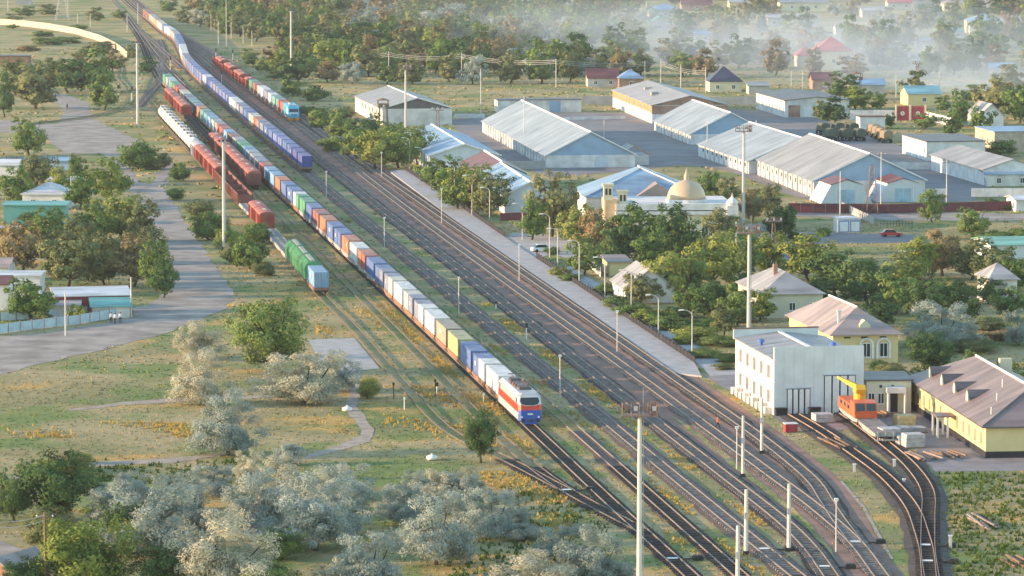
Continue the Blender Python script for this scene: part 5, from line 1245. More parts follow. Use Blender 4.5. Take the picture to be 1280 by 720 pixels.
RP = [(989, 88, 112, ''), (1003, 88, 112, ''), (1120, 92, 122, ''), (1075, 42, 62, ''), (1110, 48, 64, ''), (1125, 58, 72, ''), (1155, 54, 72, ''), (1174, 90, 122, ''), (872, 10, 28, ''), (895, 14, 34, ''), (846, 2, 24, ''), (808, 2, 20, ''), (1222, 140, 172, ''), (1050, 214, 273, ''), (1101, 190, 255, ''), (1183, 200, 258, ''), (755, 150, 188, ''), (655, 120, 188, ''), (884, 150, 196, ''), (945, 150, 192, '')]
RP.sort()
for k, (px, t, b_, _) in enumerate(RP): simple_pole(px, b_, hp(t, b_), 'slender pole on the right side of town, %s from left' % nth(k + 1), .12, 'arm' if k % 3 == 0 else None, M_cpole, 'utility_pole', 'slender poles of the right-hand quarter', 'utility pole')
for px, t, b_, lab in [(82, 365, 420, 'pale pole before the blue roadside fence'), (164, 346, 396, 'pale pole at the corner of the roadside fence'), (208, 314, 362, 'pole beside the trees along the dirt road'), (89, 220, 262, 'thin pole among trees left of the road')]:
    simple_pole(px, b_, hp(t, b_), lab, .13, None, M_cpole, 'utility_pole', None, 'utility pole')
x, y = G(57, 745); simple_pole(57, 745, 8.6, 'wooden pole in the bottom left corner with wires', .14, 'arm', W_wood, 'utility_pole', None, 'utility pole')
wires('drooping wires across the bottom left corner', [(*G(-60, 800), 12.5), (x, y, 8.3)], .9, 2, .03)
# lattice towers
def lattice(px, base, h, wd, label, head=True, m=None, name='lattice_tower'):
    m = m or M_rusty; x, y = G(px, base); rt = empty(name, (x, y, 0)); tag(rt, label, 'tower', 'steel lattice towers')
    for sx in (-1, 1):
        for sy in (-1, 1): MB().tube((sx * wd, sy * wd, 0), (sx * wd * .35, sy * wd * .35, h), .09, n=5).build('leg', m, rt)
    b = MB(); n = max(4, int(h / 1.8))
    for k in range(n):
        z0, z1 = h * k / n, h * (k + 1) / n; a0_, a1_ = wd * (1 - .65 * k / n), wd * (1 - .65 * (k + 1) / n)
        for s in (-1, 1): b.tube((-a0_, s * a0_, z0), (a1_, s * a1_, z1), .045, n=4); b.tube((s * a0_, a0_, z0), (s * a1_, -a1_, z1), .045, n=4); b.tube((-a1_, s * a1_, z1), (a1_, s * a1_, z1), .045, n=4)
    b.build('bracing', m, rt)
    if head:
        pf = MB().box(-1.6, 1.6, -.8, .8, h, h + .12).build('platform', m, rt)
        for k in range(5): b = MB(); xx = -1.3 + .65 * k; b.box(xx - .2, xx + .2, -.95, -.7, h + .3, h + .8); b.build('floodlight', M_rusty if k % 2 else M_metal, pf)
        b = MB(); b.tube((-1.5, -.8, h + .95), (1.5, -.8, h + .95), .05, n=4); b.tube((-1.5, -.8, h), (-1.5, -.8, h + 1), .05, n=4); b.tube((1.5, -.8, h), (1.5, -.8, h + 1), .05, n=4); b.build('guard_rail', m, pf)
lattice(547, 190, hp(138, 190), .8, 'slim lattice floodlight tower before the blue warehouse')
lattice(1090, 268, hp(206, 268), 1.2, 'dark lattice tower between the two hangars and the fence', False)
lattice(1146.5, 122, hp(80, 122), .9, 'lattice floodlight tower behind the red gate in smoke')
lattice(78, 26, hp(-6, 26), 3.0, 'grey lattice power pylon at the upper left edge', False, M_metal, 'power_pylon')
lattice(967, 312, hp(277, 312), .5, 'small twin floodlight stand beside the lane right of trees')
# watch tower, barn tower
def watch(px, base, h, label, m):
    x, y = G(px, base); rt = empty('watch_tower', (x, y, 0), TH); tag(rt, label, 'watch tower', 'watch towers')
    for sx in (-1.2, 1.2):
        for sy in (-1.2, 1.2): MB().tube((sx, sy, 0), (sx * .85, sy * .85, h), .12, n=6).build('leg', m, rt)
    b = MB(); b.box(-1.5, 1.5, -1.5, 1.5, h, h + 1.0); b.build('cabin', m, rt)
    for sx in (-1.4, 1.4):
        for sy in (-1.4, 1.4): MB().box(sx - .08, sx + .08, sy - .08, sy + .08, h + 1.0, h + 1.9).build('cabin_post', m, rt)
    b = MB(); b.add([(-1.8,-1.8,h+1.9),(1.8,-1.8,h+1.9),(1.8,1.8,h+1.9),(-1.8,1.8,h+1.9),(0,0,h+2.6)],[(3,2,1,0),(0,1,4),(1,2,4),(2,3,4),(3,0,4)]); b.build('roof', W_wood, rt)
    MB().tube((0, -1.53, h + .5), (0, -1.5, h + .5), .3, n=10).build('lamp', M_wht, rt)
watch(1071, 120, hp(100, 120), 'dark red watch tower left of the lattice tower', M_rusty)
watch(479, 160, hp(134, 160), 'brown watch tower at the corner of the lone barn', W_wood)
# railway signals
for k, (px, t, b_) in enumerate([(270, 60, 78), (291, 62, 78), (277, 88, 105), (312, 92, 108), (165, 108, 126), (213, 70, 88), (620, 377, 386), (658, 404, 424), (164, 112, 127), (546, 478, 495)]):
    x, y = G(px, b_); h = hp(t, b_); rt = empty('railway_signal', (x, y, 0), TH); tag(rt, 'slim railway signal post, %s in order through the yard' % nth(k + 1), 'signal', 'railway signals')
    MB().tube((0, 0, 0), (0, 0, h * .8), .09, n=6).build('shaft', M_wht, rt); hd = MB().box(-.2, .2, -.15, .12, h * .72, h).build('signal_head', M_blk, rt)
    for z in (.78, .9): MB().tube((0, -.2, h * z), (0, -.15, h * z), .09, n=8).build('lens', M_glass, hd)
for k, (px, t, b_) in enumerate([(492, 478, 499), (505.5, 496, 512), (544, 474, 497), (604.5, 491, 504)]):
    x, y = G(px, b_); h = hp(t, b_); rt = empty('marker_post', (x, y, 0)); tag(rt, 'short marker post in the dry grass, %s from the left' % nth(k + 1), 'post', 'short posts in the grass')
    MB().tube((0, 0, 0), (0, 0, h), .07, n=6).build('shaft', M_blk if k in (0, 2) else M_wht, rt); MB().box(-.16, .16, -.06, .06, h - .35, h).build('plate', M_wht if k in (1, 3) else M_blk, rt)

# ------------------------------------------------------------------ army trucks
M_oliv = mat('olive_canvas', (.095, .105, .075), .9, .15, .6); M_olivc = mat('olive_cab', (.075, .085, .055), .6, .1, .6); M_tyre = mat('tyre_rubber', (.02, .02, .02), .9, .1, 1)
M_tanc = mat('tan_canvas', (.25, .20, .13), .9, .15, .6)
TWH = MB().tube((0, -.16, 0), (0, .16, 0), .55, n=12).mesh('wheel', M_tyre)
def truck(px, py, label, m, ang):
    rt = empty('army_truck', (*G(px, py), 0), ang); tag(rt, label, 'truck', 'parked army trucks')
    b = MB(); prof = [(-1.2, 1.3), (1.2, 1.3), (1.22, 2.6), (.95, 3.1), (.4, 3.3), (-.4, 3.3), (-.95, 3.1), (-1.22, 2.6)]; b.prism_x([(y_, z) for y_, z in prof], -4.2, .6); b.build('canvas_cover', m, rt)
    b = MB(); b.prism_y([(.8, .9), (3.2, .9), (3.2, 1.7), (2.3, 1.8), (2.0, 2.7), (.8, 2.7)], -1.1, 1.1); cb = b.build('cab', M_olivc, rt)
    b = MB(); b.add([(2.34, -.95, 1.85), (2.34, .95, 1.85), (2.06, .95, 2.6), (2.06, -.95, 2.6)], [(0, 1, 2, 3)]); b.build('windscreen', M_glass, cb)
    MB().box(-4.2, 3.1, -.5, .5, .75, 1.25).build('chassis', M_blk, rt)
    for x0 in (2.4, -1.6, -3.1):
        for s in (-1, 1): link('wheel', TWH, rt, (x0, s * 1.0, .55))
    for s in (-1, 1): MB().tube((3.2, s * .8, 1.35), (3.26, s * .8, 1.35), .13, n=8).build('headlight', M_wht, rt)
tr_ = [(1028, 168, 'rear left'), (1046, 168, 'rear middle'), (1064, 168, 'rear right'), (1037, 175.5, 'front left'), (1055, 175.5, 'front middle'), (1072.5, 175.5, 'front right')]
for px, py, w_ in tr_: truck(px, py, 'olive army truck with canvas cover, %s of the six in the yard' % w_, M_oliv, math.pi / 2 + TH)
for k, (px, py) in enumerate([(1091, 170), (1096, 172.5), (1101, 175), (1106, 178)]): truck(px, py, 'tan covered truck beside the garage block, %s from the left' % nth(k + 1), M_tanc, math.pi / 2 + TH)
# ------------------------------------------------------------------ parked cars
def car(px, py, ang, m, label):
    rt = empty('parked_car', (*G(px, py), 0), ang); tag(rt, label, 'car', 'parked cars')
    b = MB(); b.prism_y([(-2.1, .35), (2.1, .35), (2.15, .75), (1.2, .92), (-1.9, .95), (-2.15, .8)], -.85, .85); b.build('body', m, rt)
    b = MB(); b.prism_y([(-1.7, .95), (1.0, .93), (.4, 1.42), (-1.2, 1.45)], -.74, .74); cb = b.build('cabin', M_glass, rt)
    b = MB(); b.prism_y([(-1.15, 1.45), (.38, 1.42), (.3, 1.48), (-1.1, 1.5)], -.7, .7); b.build('roof', m, cb)
    for x0 in (-1.35, 1.35):
        for s in (-1, 1): w_ = link('wheel', TWH, rt, (x0, s * .78, .32)); w_.scale = (.58, .6, .58)
    for s in (-1, 1): MB().box(2.1, 2.17, s * .6 - .15, s * .6 + .15, .6, .72).build('headlight', M_wht, rt)
for px, py, a_, c, lab in [(973, 320, 1.4, (.7, .7, .7), 'white car on the lane among trees right of mosque'), (1114, 296, .1, (.45, .03, .03), 'red car on the lane below the kiosk'), (678, 315, .3, (.75, .75, .75), 'white van-like car on the plaza by the platform'), (1135, 318, 1.2, (.7, .7, .68), 'white car among the bushes right of the lane')]:
    car(px, py, a_, mat('car_%d' % px, c, .3, .03, 1, spec=.6), lab)

# ------------------------------------------------------------------ crane wagon and what lies around it
M_cor = mat('orange_crane_paint', (.62, .13, .05), .5, .08, .6); M_cye = mat('yellow_boom_paint', (.68, .40, .04), .5, .08, .6)
SB = LINES['SB']; sB = SB.s_at_y(557)
rt = empty('flat_wagon'); place(rt, SB, sB + 6.6); tag(rt, 'grey plank-decked flat wagon coupled before the orange crane', 'flat wagon')
flat_frame(12.6, M_frg).build('frame', M_frg, rt)
for k in range(11): MB().box(-6.25 + 1.13 * k, -6.25 + 1.13 * k + 1.1, -1.42, 1.42, 1.52, 1.60).build('deck_plank', M_wood, rt)
for y in (-1.0, 0, 1.0): MB().box(6.32, 6.44, y - .06, y + .06, .5, 1.7).build('end_stake', M_cpole, rt)
MB().box(6.3, 6.42, -1.35, 1.35, .6, .75).build('end_rail', M_cpole, rt)
bogies(rt, (4.2, -4.2), True); couplers(rt, 12.6)
rt = empty('crane_wagon'); place(rt, SB, sB + 13.8 + 6.8); tag(rt, 'orange rail crane wagon with yellow boom on the depot siding', 'crane wagon')
flat_frame(13.0, M_frg).build('frame', M_frg, rt)
b = MB(); b.box(-6.2, 4.2, -1.5, 1.5, 1.55, 3.0); b.prism_y([(4.2, 1.55), (5.6, 1.55), (5.7, 2.4), (5.4, 3.5), (2.6, 3.6), (2.6, 3.0), (4.2, 3.0)], -1.5, 1.5); bd = b.build('body', M_cor, rt)
for s in (-1, 1): b = MB(); b.add([(5.73, s * .12, 2.45), (5.73, s * 1.3, 2.45), (5.47, s * 1.3, 3.38), (5.47, s * .12, 3.38)], [(0, 1, 2, 3) if s > 0 else (3, 2, 1, 0)]); b.build('windscreen', M_glass, bd)
for s in (-1, 1):
    for k in range(3): MB().box(-4.5 + 2.6 * k, -3.2 + 2.6 * k, s * 1.53 - .03, s * 1.53 + .03, 2.3, 2.8).build('side_window', M_glass, bd)
MB().box(5.55, 5.85, -1.45, 1.45, 1.5, 1.95).build('bumper', M_cor, rt)
MB().tube((0.2, .2, 3.3), (0.2, .2, 4.3), .8, n=14).build('turntable', M_cye, rt)
b = MB(); b.prism_y([(-1.0, 4.2), (1.3, 4.2), (1.5, 4.7), (.8, 5.3), (-.6, 5.1)], -.5, .8); b.build('crane_house', M_cye, rt)
b = MB(); b.tube((0.2, .2, 4.8), (-1.4, -1.3, 5.5), .5, .36, 4); bo = b.build('boom', M_cye, rt)
MB().tube((-1.4, -1.3, 5.5), (-2.4, -2.3, 6.0), .28, .2, 4).build('boom_tip', M_cye, bo)
bogies(rt, (4.2, -4.2), True); couplers(rt, 13.0)
def pallet(px, py, n, m, label, w_=1.2, h_=.55, ang=.2):
    rt = empty('pallet_stack', (*G(px, py), 0), ang); tag(rt, label, 'pallet', 'wrapped pallets in the depot yard')
    MB().box(-w_ - .05, w_ + .05, -w_ - .05, w_ + .05, 0, .14).build('base', W_wood, rt)
    for k in range(n): q = rng.uniform(-.05, .05); b = MB(); b.box(-w_ + q, w_ + q, -w_ - q, w_ - q, .15 + k * h_, .15 + (k + 1) * h_ - .03); b.build('layer', m, rt)
P_w = mat('wrapped_white_blocks', (.42, .42, .41), .7, .2, 2); P_y = mat('yellowish_blocks', (.56, .44, .22), .7, .15, 2); P_g = mat('grey_blocks', (.34, .35, .36), .8, .2, 2)
for px, py, n, m, lab in [(1112, 552, 3, P_w, 'white wrapped pallet behind the crane wagon deck'), (1130, 535, 3, P_y, 'yellow-white pallet of blocks beside crane cab'), (1124, 545, 2, P_g, 'grey pallet stack next to the yellow-white one'), (1141, 559, 3, P_w, 'tall white sack stack nearest the siding'), (1132, 556, 2, P_g, 'low grey pallet between the white stacks'), (1145, 540, 1, P_g, 'flat grey pallet near the office wall'), (1028, 528, 2, P_w, 'pale rubble stack in front of the shed doors')]: pallet(px, py, n, m, lab)
def pile(px, py, n, L, m, label, spread=2.0, ang=0.2, name='timber_pile'):
    rt = empty(name, (*G(px, py), 0), ang); tag(rt, label, 'pile', 'piles of old rails and timber'); r = random.Random(int(px))
    for k in range(n): a_ = r.gauss(0, .05); x0 = r.uniform(-spread, spread); z = .05 + .18 * (k % 3) ; o = MB().box(-.12, .12, -L/2, L/2, 0, .17).build('beam', m, rt, (x0, r.uniform(-.8, .8), z), a_)
pile(1053, 557, 12, 8, W_wood, 'heap of brown scrap timber left of crane wagon'); pile(1146, 573, 10, 6, M_railr, 'rusty rails lying beside the curved siding'); pile(1172, 571, 10, 5, W_wood, 'dark sleepers piled near the office porch', 3.0)
pile(1230, 655, 6, 9, M_slg, 'pale grey bars lying in the tall weeds at right', 1.6, .15); pile(1110, 520, 8, 4, mat('brown_rubble', (.3, .18, .12), .9), 'brown rubble beside the link porch', 2.0); pile(1276, 705, 6, 5, W_wood, 'dark planks at the bottom right edge', 1.5)
rt = empty('red_container_box', (*G(988, 540), 0), .2); tag(rt, 'small red steel box in the grass before the shed', 'box'); MB().box(-.8, .8, -.6, .6, .05, 1.1).build('body', mat('box_red', (.36, .05, .05), .6), rt); MB().box(-.86, .86, -.66, .66, 1.1, 1.2).build('lid', W_dirty, rt)
for px, py, lab in [(434, 514, 'white bag lying by the bend of the dirt path'), (540, 575, 'white bag lying in the dry grass below the loco')]:
    rt = empty('white_bag', (*G(px, py), 0), .4); tag(rt, lab, 'bag'); MB().lathe([(.5, 0), (.75, .2), (.7, .45), (.35, .62), (.1, .66)], 10).build('sack', M_wht, rt, smooth=True); MB().lathe([(.1, .64), (.18, .78), (.04, .84)], 8).build('tie', M_wht, rt)
for k, (px, py, h) in enumerate([(1068, 590, .9), (1118, 584, .9), (1130, 603, .35), (1188, 685, 1.3)]):
    rt = empty('track_marker', (*G(px, py), 0)); tag(rt, 'small pale track marker near the sidings, %s from left' % nth(k + 1), 'marker', 'small markers near the sidings'); MB().box(-.16, .16, -.12, .12, 0, h).build('stub', M_cpole, rt); MB().box(-.22, .22, -.17, .17, h, h + .12).build('cap', M_wht, rt)

# ------------------------------------------------------------------ trees
LEAF = dict(
 green=leaf_mat('leaf_green', [(.085, .155, .045), (.145, .22, .065), (.21, .265, .09)]),
 dark=leaf_mat('leaf_dark', [(.052, .105, .04), (.085, .148, .055), (.125, .185, .075)]),
 yellow=leaf_mat('leaf_yellow_green', [(.14, .20, .048), (.22, .275, .07), (.30, .315, .095)]),
 olive=leaf_mat('leaf_olive', [(.12, .15, .065), (.19, .215, .095), (.26, .255, .12)]),
 brown=leaf_mat('leaf_brown', [(.16, .15, .075), (.25, .205, .105), (.33, .25, .135)]),
 silver=leaf_mat('leaf_silver', [(.22, .275, .245), (.32, .375, .335), (.43, .475, .42)], .3),
 cream=leaf_mat('leaf_sunlit_silver', [(.32, .33, .25), (.45, .445, .34), (.56, .54, .41)], .3))  # cream: silver leaf with warm sunlight put into its colour
BARK = mat('dark_bark', (.055, .045, .038), .95, .25, 2.0)
def crown(seed, ncl, per, leaf, style):
    r = np.random.default_rng(seed); C = []
    while len(C) < ncl:
        d = r.normal(size=3); d /= np.linalg.norm(d); q = r.random() ** .45
        p = d * q * np.array([.40, .40, .40]); p[2] += .52
        if r.random() < .25: p[2] = r.uniform(.14, .4); p[:2] *= .8
        if style == 'shrub': p[2] = (p[2] - .24) * .8 + .12
        if style == 'silver':
            p[2] = max(.12, p[2] - .06)
            if r.random() < .28: p[2] = r.uniform(.10, .34); p[:2] *= 1.25
        if p[2] < .10: continue
        C.append((p, r.uniform(.05, .14) * (1.25 if style == 'shrub' else 1)))
    V = []; 
    for p, rad in C:
        n = int(per * (rad / .11) ** 1.4)
        d = r.normal(size=(n, 3)); d /= np.linalg.norm(d, axis=1)[:, None]
        q = p + d * (rad * r.random((n, 1)) ** .38) * np.array([1.05, 1.05, .85])
        outw = q - np.array([0, 0, .5]); outw /= np.linalg.norm(outw, axis=1)[:, None] + 1e-6
        nrm = d * .45 + outw * .8 + r.normal(size=(n, 3)) * .33 + np.array([0, 0, .15]); nrm /= np.linalg.norm(nrm, axis=1)[:, None]
        a = np.cross(nrm, r.normal(size=(n, 3))); a /= np.linalg.norm(a, axis=1)[:, None] + 1e-6
        if style == 'silver':
            a = outw * .9 + r.normal(size=(n, 3)) * .45; a /= np.linalg.norm(a, axis=1)[:, None] + 1e-6
            a -= nrm * (a * nrm).sum(1)[:, None] * .8; a /= np.linalg.norm(a, axis=1)[:, None] + 1e-6; nrm = nrm - a * (a * nrm).sum(1)[:, None]; nrm /= np.linalg.norm(nrm, axis=1)[:, None] + 1e-6
        b = np.cross(nrm, a)
        la = leaf * r.uniform(.6, 1.4, (n, 1)) * (1.15 if style == 'silver' else 1.1); lb = leaf * r.uniform(.5, 1.0, (n, 1)) * (.42 if style == 'silver' else .85)
        V.append(np.stack([q - a * la, q - b * lb, q + a * la, q + b * lb], 1))
    V = np.concatenate(V).reshape(-1, 3); n = len(V) // 4
    me = bpy.data.meshes.new('crown'); me.vertices.add(len(V)); me.vertices.foreach_set('co', V.ravel())
    me.loops.add(4 * n); me.loops.foreach_set('vertex_index', np.arange(4 * n)); me.polygons.add(n)
    me.polygons.foreach_set('loop_start', np.arange(n) * 4); me.polygons.foreach_set('loop_total', np.full(n, 4)); me.update(); me.materials.append(LEAF['green'])
    return me, C
def trunk_mesh(C, seed, style):
    r = random.Random(seed); b = MB(); fork = .14 if style != 'shrub' else .06
    lean = (r.uniform(-.05, .05), r.uniform(-.05, .05))
    b.tube((0, 0, -.01), (lean[0], lean[1], fork), .026, .02, 7)
    for p, rad in r.sample(C, min(9, len(C))):
        m = ((lean[0] + p[0]) * .5 + r.uniform(-.03, .03), (lean[1] + p[1]) * .5, (fork + p[2]) * .5 - .02)
        b.tube((lean[0], lean[1], fork - .01), m, .014, .009, 5); b.tube(m, tuple(p), .009, .003, 4)
    return b.mesh('trunk', BARK)
TP = {}
for lod, (ncl, per, leaf) in dict(near=(85, 125, .0165), mid=(58, 66, .027), far=(42, 42, .042)).items():
    for st in ('round', 'silver', 'shrub'):
        for k in range(4 if lod != 'near' else 3):
            sd_ = hash((lod, st, k)) if False else {'near': 0, 'mid': 100, 'far': 200}[lod] + {'round': 0, 'silver': 10, 'shrub': 20}[st] + k
            me, C = crown(sd_, ncl, per * (2.1 if st == 'silver' else 1), leaf, st); TP[(lod, st, k)] = (me, trunk_mesh(C, sd_, st))
KWORD = dict(green='green', dark='dark green', yellow='yellow-green', olive='olive-brown', brown='brownish', silver='silver-leaved', cream='sunlit cream-silver')
TREES = []
def tree(px, base, wpx, hpx, kind, zone, form='tree', lean=0.0): TREES.append((px, base, wpx, hpx, kind, zone, form, lean))
Z = 'in the foreground thicket'
for t in [(70,652,112,98,'dark'),(105,742,130,112,'yellow'),(190,694,125,112,'silver'),(277,742,130,120,'cream'),(328,664,92,92,'silver'),(395,688,112,115,'silver'),(462,742,96,100,'silver'),(545,706,98,118,'silver'),(612,672,76,80,'silver'),(503,656,56,66,'silver'),
          (742,738,84,94,'silver'),(668,748,100,70,'cream'),(415,745,60,45,'cream'),(18,652,56,76,'dark'),(240,672,80,80,'silver'),(355,625,75,62,'cream'),(430,640,80,72,'silver'),(575,640,70,64,'silver'),(140,655,70,60,'silver'),(30,745,60,55,'dark'),(312,600,40,45,'cream'),(545,640,60,62,'cream'),(165,640,70,55,'silver'),(225,640,60,60,'silver'),(425,670,70,66,'silver'),(352,700,60,46,'green'),(205,740,80,70,'dark'),(265,620,60,50,'silver'),(520,625,44,44,'silver'),(640,660,50,48,'silver'),(700,700,60,56,'silver'),(720,740,60,70,'silver'),(160,690,70,76,'dark'),(60,690,70,60,'olive'),(420,620,50,46,'cream'),(590,620,40,40,'cream')]: tree(*t, Z)
for t in [(340,748,80,58,'green'),(655,676,44,30,'silver'),(362,581,40,36,'silver'),(620,745,50,40,'silver'),(780,735,40,36,'silver')]: tree(*t, Z, 'shrub')
Z = 'in the grassland left of the tracks'
for t in [(285,569,86,90,'silver'),(252,506,72,76,'cream'),(247,448,56,56,'cream'),(336,467,108,108,'green'),(380,503,110,80,'cream'),(601,579,50,72,'dark'),(420,490,60,60,'silver')]: tree(*t, Z)
for t in [(460,498,30,38,'yellow'),(85,590,50,28,'brown'),(60,600,44,34,'yellow'),(100,580,30,18,'yellow')]: tree(*t, Z, 'shrub')
Z = 'along the bank between road and wagons'
for t in [(312,336,46,56,'green'),(292,330,34,40,'olive'),(262,300,48,46,'green'),(285,310,36,36,'green'),(225,226,28,32,'green'),(172,212,52,50,'green'),(198,212,36,30,'olive'),(330,345,30,26,'olive'),(250,272,40,30,'olive'),(320,305,36,36,'green'),(220,250,22,20,'green')]: tree(*t, Z, 'shrub')
Z = 'between the left-hand houses and the road'
for t in [(135,252,58,58,'yellow'),(100,262,50,52,'green'),(150,302,80,68,'yellow'),(175,305,50,60,'olive'),(115,305,60,54,'green'),(85,360,72,76,'olive'),(130,356,72,74,'olive'),(168,358,66,72,'brown'),(195,364,48,66,'green'),(205,372,40,50,'dark'),(62,306,60,50,'green'),(95,312,50,46,'olive'),(28,344,62,72,'brown'),(12,330,50,56,'brown'),(22,260,52,56,'green'),(45,232,60,46,'olive'),(96,228,30,38,'green'),(75,240,36,34,'yellow'),(36,194,50,54,'green'),(60,330,50,44,'olive'),(145,330,54,40,'olive'),(40,292,44,30,'dark'),(110,350,40,60,'olive'),(190,330,40,50,'olive')]: tree(*t, Z)
tree(39,399,72,58,'green','behind the blue roadside fence'); tree(96,402,26,30,'yellow','behind the blue roadside fence','shrub'); tree(55,402,20,16,'olive','behind the blue roadside fence','shrub')
Z = 'around the far bend of the dirt road'
for t in [(85,116,58,44,'dark'),(60,114,46,40,'olive'),(122,116,56,56,'green'),(130,138,44,46,'green'),(45,136,64,60,'olive'),(6,146,30,56,'dark'),(20,120,50,46,'olive'),(183,93,32,24,'dark'),(165,75,20,24,'olive'),(35,100,40,26,'olive'),(100,92,40,28,'olive'),(140,90,40,28,'brown'),(10,104,36,28,'green'),(70,92,36,22,'olive')]: tree(*t, Z)
for t in [(60,56,40,14,'green'),(85,54,34,12,'green'),(125,62,40,14,'olive'),(55,46,26,10,'green'),(15,36,16,8,'green'),(98,38,24,10,'green'),(35,64,30,10,'brown'),(110,70,30,12,'green')]: tree(*t, Z, 'shrub')
Z = 'between the railway and the barn'
for t in [(366,120,28,30,'green'),(395,126,34,26,'dark'),(402,160,38,34,'green'),(425,175,40,38,'green'),(445,200,56,48,'green'),(470,212,64,54,'yellow'),(455,180,50,40,'dark'),(498,210,60,58,'yellow'),(522,206,50,52,'green'),(535,195,36,44,'dark'),(430,150,30,24,'olive'),(415,190,36,28,'green'),(490,182,44,36,'green'),(385,145,26,18,'green')]: tree(*t, Z, 'shrub' if t[2] < 40 else 'tree')
Z = 'behind the far platform lamps'
for t in [(560,246,56,54,'green'),(585,262,70,66,'yellow'),(612,270,60,58,'olive'),(572,262,56,40,'green'),(630,262,40,48,'dark'),(540,232,40,36,'green')]: tree(*t, Z)
Z = 'around the domed building'
for t in [(690,296,70,82,'olive'),(665,300,44,56,'green'),(720,312,54,58,'yellow'),(745,326,60,66,'brown'),(792,328,66,74,'green'),(770,330,56,60,'dark'),(838,332,70,78,'dark'),(862,334,50,60,'dark'),(900,318,54,60,'olive'),(885,258,34,46,'green'),(910,262,40,40,'olive'),(940,276,50,40,'brown'),(960,268,40,40,'olive'),(815,338,50,50,'green'),(730,345,50,50,'green')]: tree(*t, Z)
for t in [(690,318,20,14,'green'),(700,345,30,16,'yellow'),(712,352,30,14,'green')]: tree(*t, Z, 'shrub')
Z = 'between the mosque and the shed'
for t in [(835,376,72,64,'yellow'),(862,372,60,60,'green'),(892,362,72,72,'yellow'),(925,350,62,64,'green'),(958,345,60,56,'yellow'),(890,398,60,50,'dark'),(922,408,50,54,'green'),(950,402,50,46,'yellow'),(905,420,40,40,'olive'),(800,380,50,40,'olive'),(975,300,44,44,'dark'),(982,290,36,34,'green'),(930,375,50,40,'dark'),(860,395,44,40,'green')]: tree(*t, Z)
for t in [(790,395,50,24,'green'),(815,405,56,26,'yellow'),(840,412,56,22,'green'),(870,425,60,24,'yellow'),(900,432,60,16,'green'),(880,446,50,14,'green'),(910,452,40,14,'dark'),(855,430,30,18,'yellow'),(770,385,40,22,'green'),(905,462,30,12,'olive'),(930,452,16,26,'yellow'),(758,368,34,20,'green'),(920,402,60,18,'green'),(845,398,40,20,'dark'),(885,410,60,16,'green')]: tree(*t, Z, 'shrub')
Z = 'among the gardens on the right'
for t in [(1010,352,76,66,'yellow'),(1045,372,84,64,'dark'),(1085,382,80,66,'dark'),(1025,385,50,40,'dark'),(1165,278,38,46,'green'),(1216,296,48,42,'green'),(1178,345,70,62,'brown'),(1215,350,66,62,'olive'),(1150,350,60,60,'yellow'),(1245,360,60,52,'olive'),(1268,365,50,50,'green'),(1120,392,66,60,'green'),(1150,402,56,58,'dark'),(1200,402,60,54,'dark'),(1176,436,78,76,'silver'),(1162,468,66,58,'dark'),(1274,432,44,56,'silver'),(1205,430,50,40,'silver'),(1130,365,60,50,'yellow'),(1185,390,60,46,'green'),(1100,410,50,40,'dark'),(1262,400,50,44,'green'),(1215,462,30,28,'green'),(1235,380,44,40,'dark'),(1255,340,44,36,'green')]: tree(*t, Z)
for t in [(1115,470,40,22,'olive'),(1100,466,30,22,'dark'),(1215,440,70,22,'olive'),(1255,425,60,20,'brown'),(1230,412,60,22,'olive'),(1118,478,40,14,'green'),(1030,295,20,14,'green'),(1240,300,60,16,'green'),(1275,300,40,20,'green'),(995,300,24,14,'green'),(1240,258,20,14,'dark'),(1262,262,40,12,'dark')]: tree(*t, Z, 'shrub')
Z = 'around the truck yard'
for t in [(1042,155,46,34,'dark'),(1025,150,26,26,'olive'),(1050,124,50,34,'green'),(1070,138,40,32,'yellow'),(1098,136,34,22,'green'),(1112,160,18,22,'dark'),(1145,128,40,40,'olive'),(1198,158,38,46,'green'),(1228,172,36,42,'green'),(1160,162,40,22,'green'),(1245,150,70,56,'olive'),(1275,155,50,54,'green'),(1215,130,36,26,'green'),(1180,140,30,22,'green'),(1190,170,30,30,'dark'),(1260,120,50,40,'olive'),(1175,190,40,18,'green'),(1200,192,50,22,'green'),(1250,195,50,22,'green')]: tree(*t, Z)
Z = 'at the far rails'
for t in [(232,32,32,26,'olive'),(250,34,30,28,'cream'),(275,40,30,26,'olive'),(300,46,34,28,'olive'),(320,52,36,30,'olive'),(210,16,30,20,'green'),(240,10,34,22,'olive'),(120,28,30,20,'olive'),(60,20,40,16,'olive'),(150,24,24,14,'green'),(30,22,36,16,'green'),(310,76,30,16,'green'),(330,90,32,20,'green'),(345,100,30,18,'dark'),(312,82,24,14,'dark'),(15,30,30,14,'olive')]: tree(*t, Z)
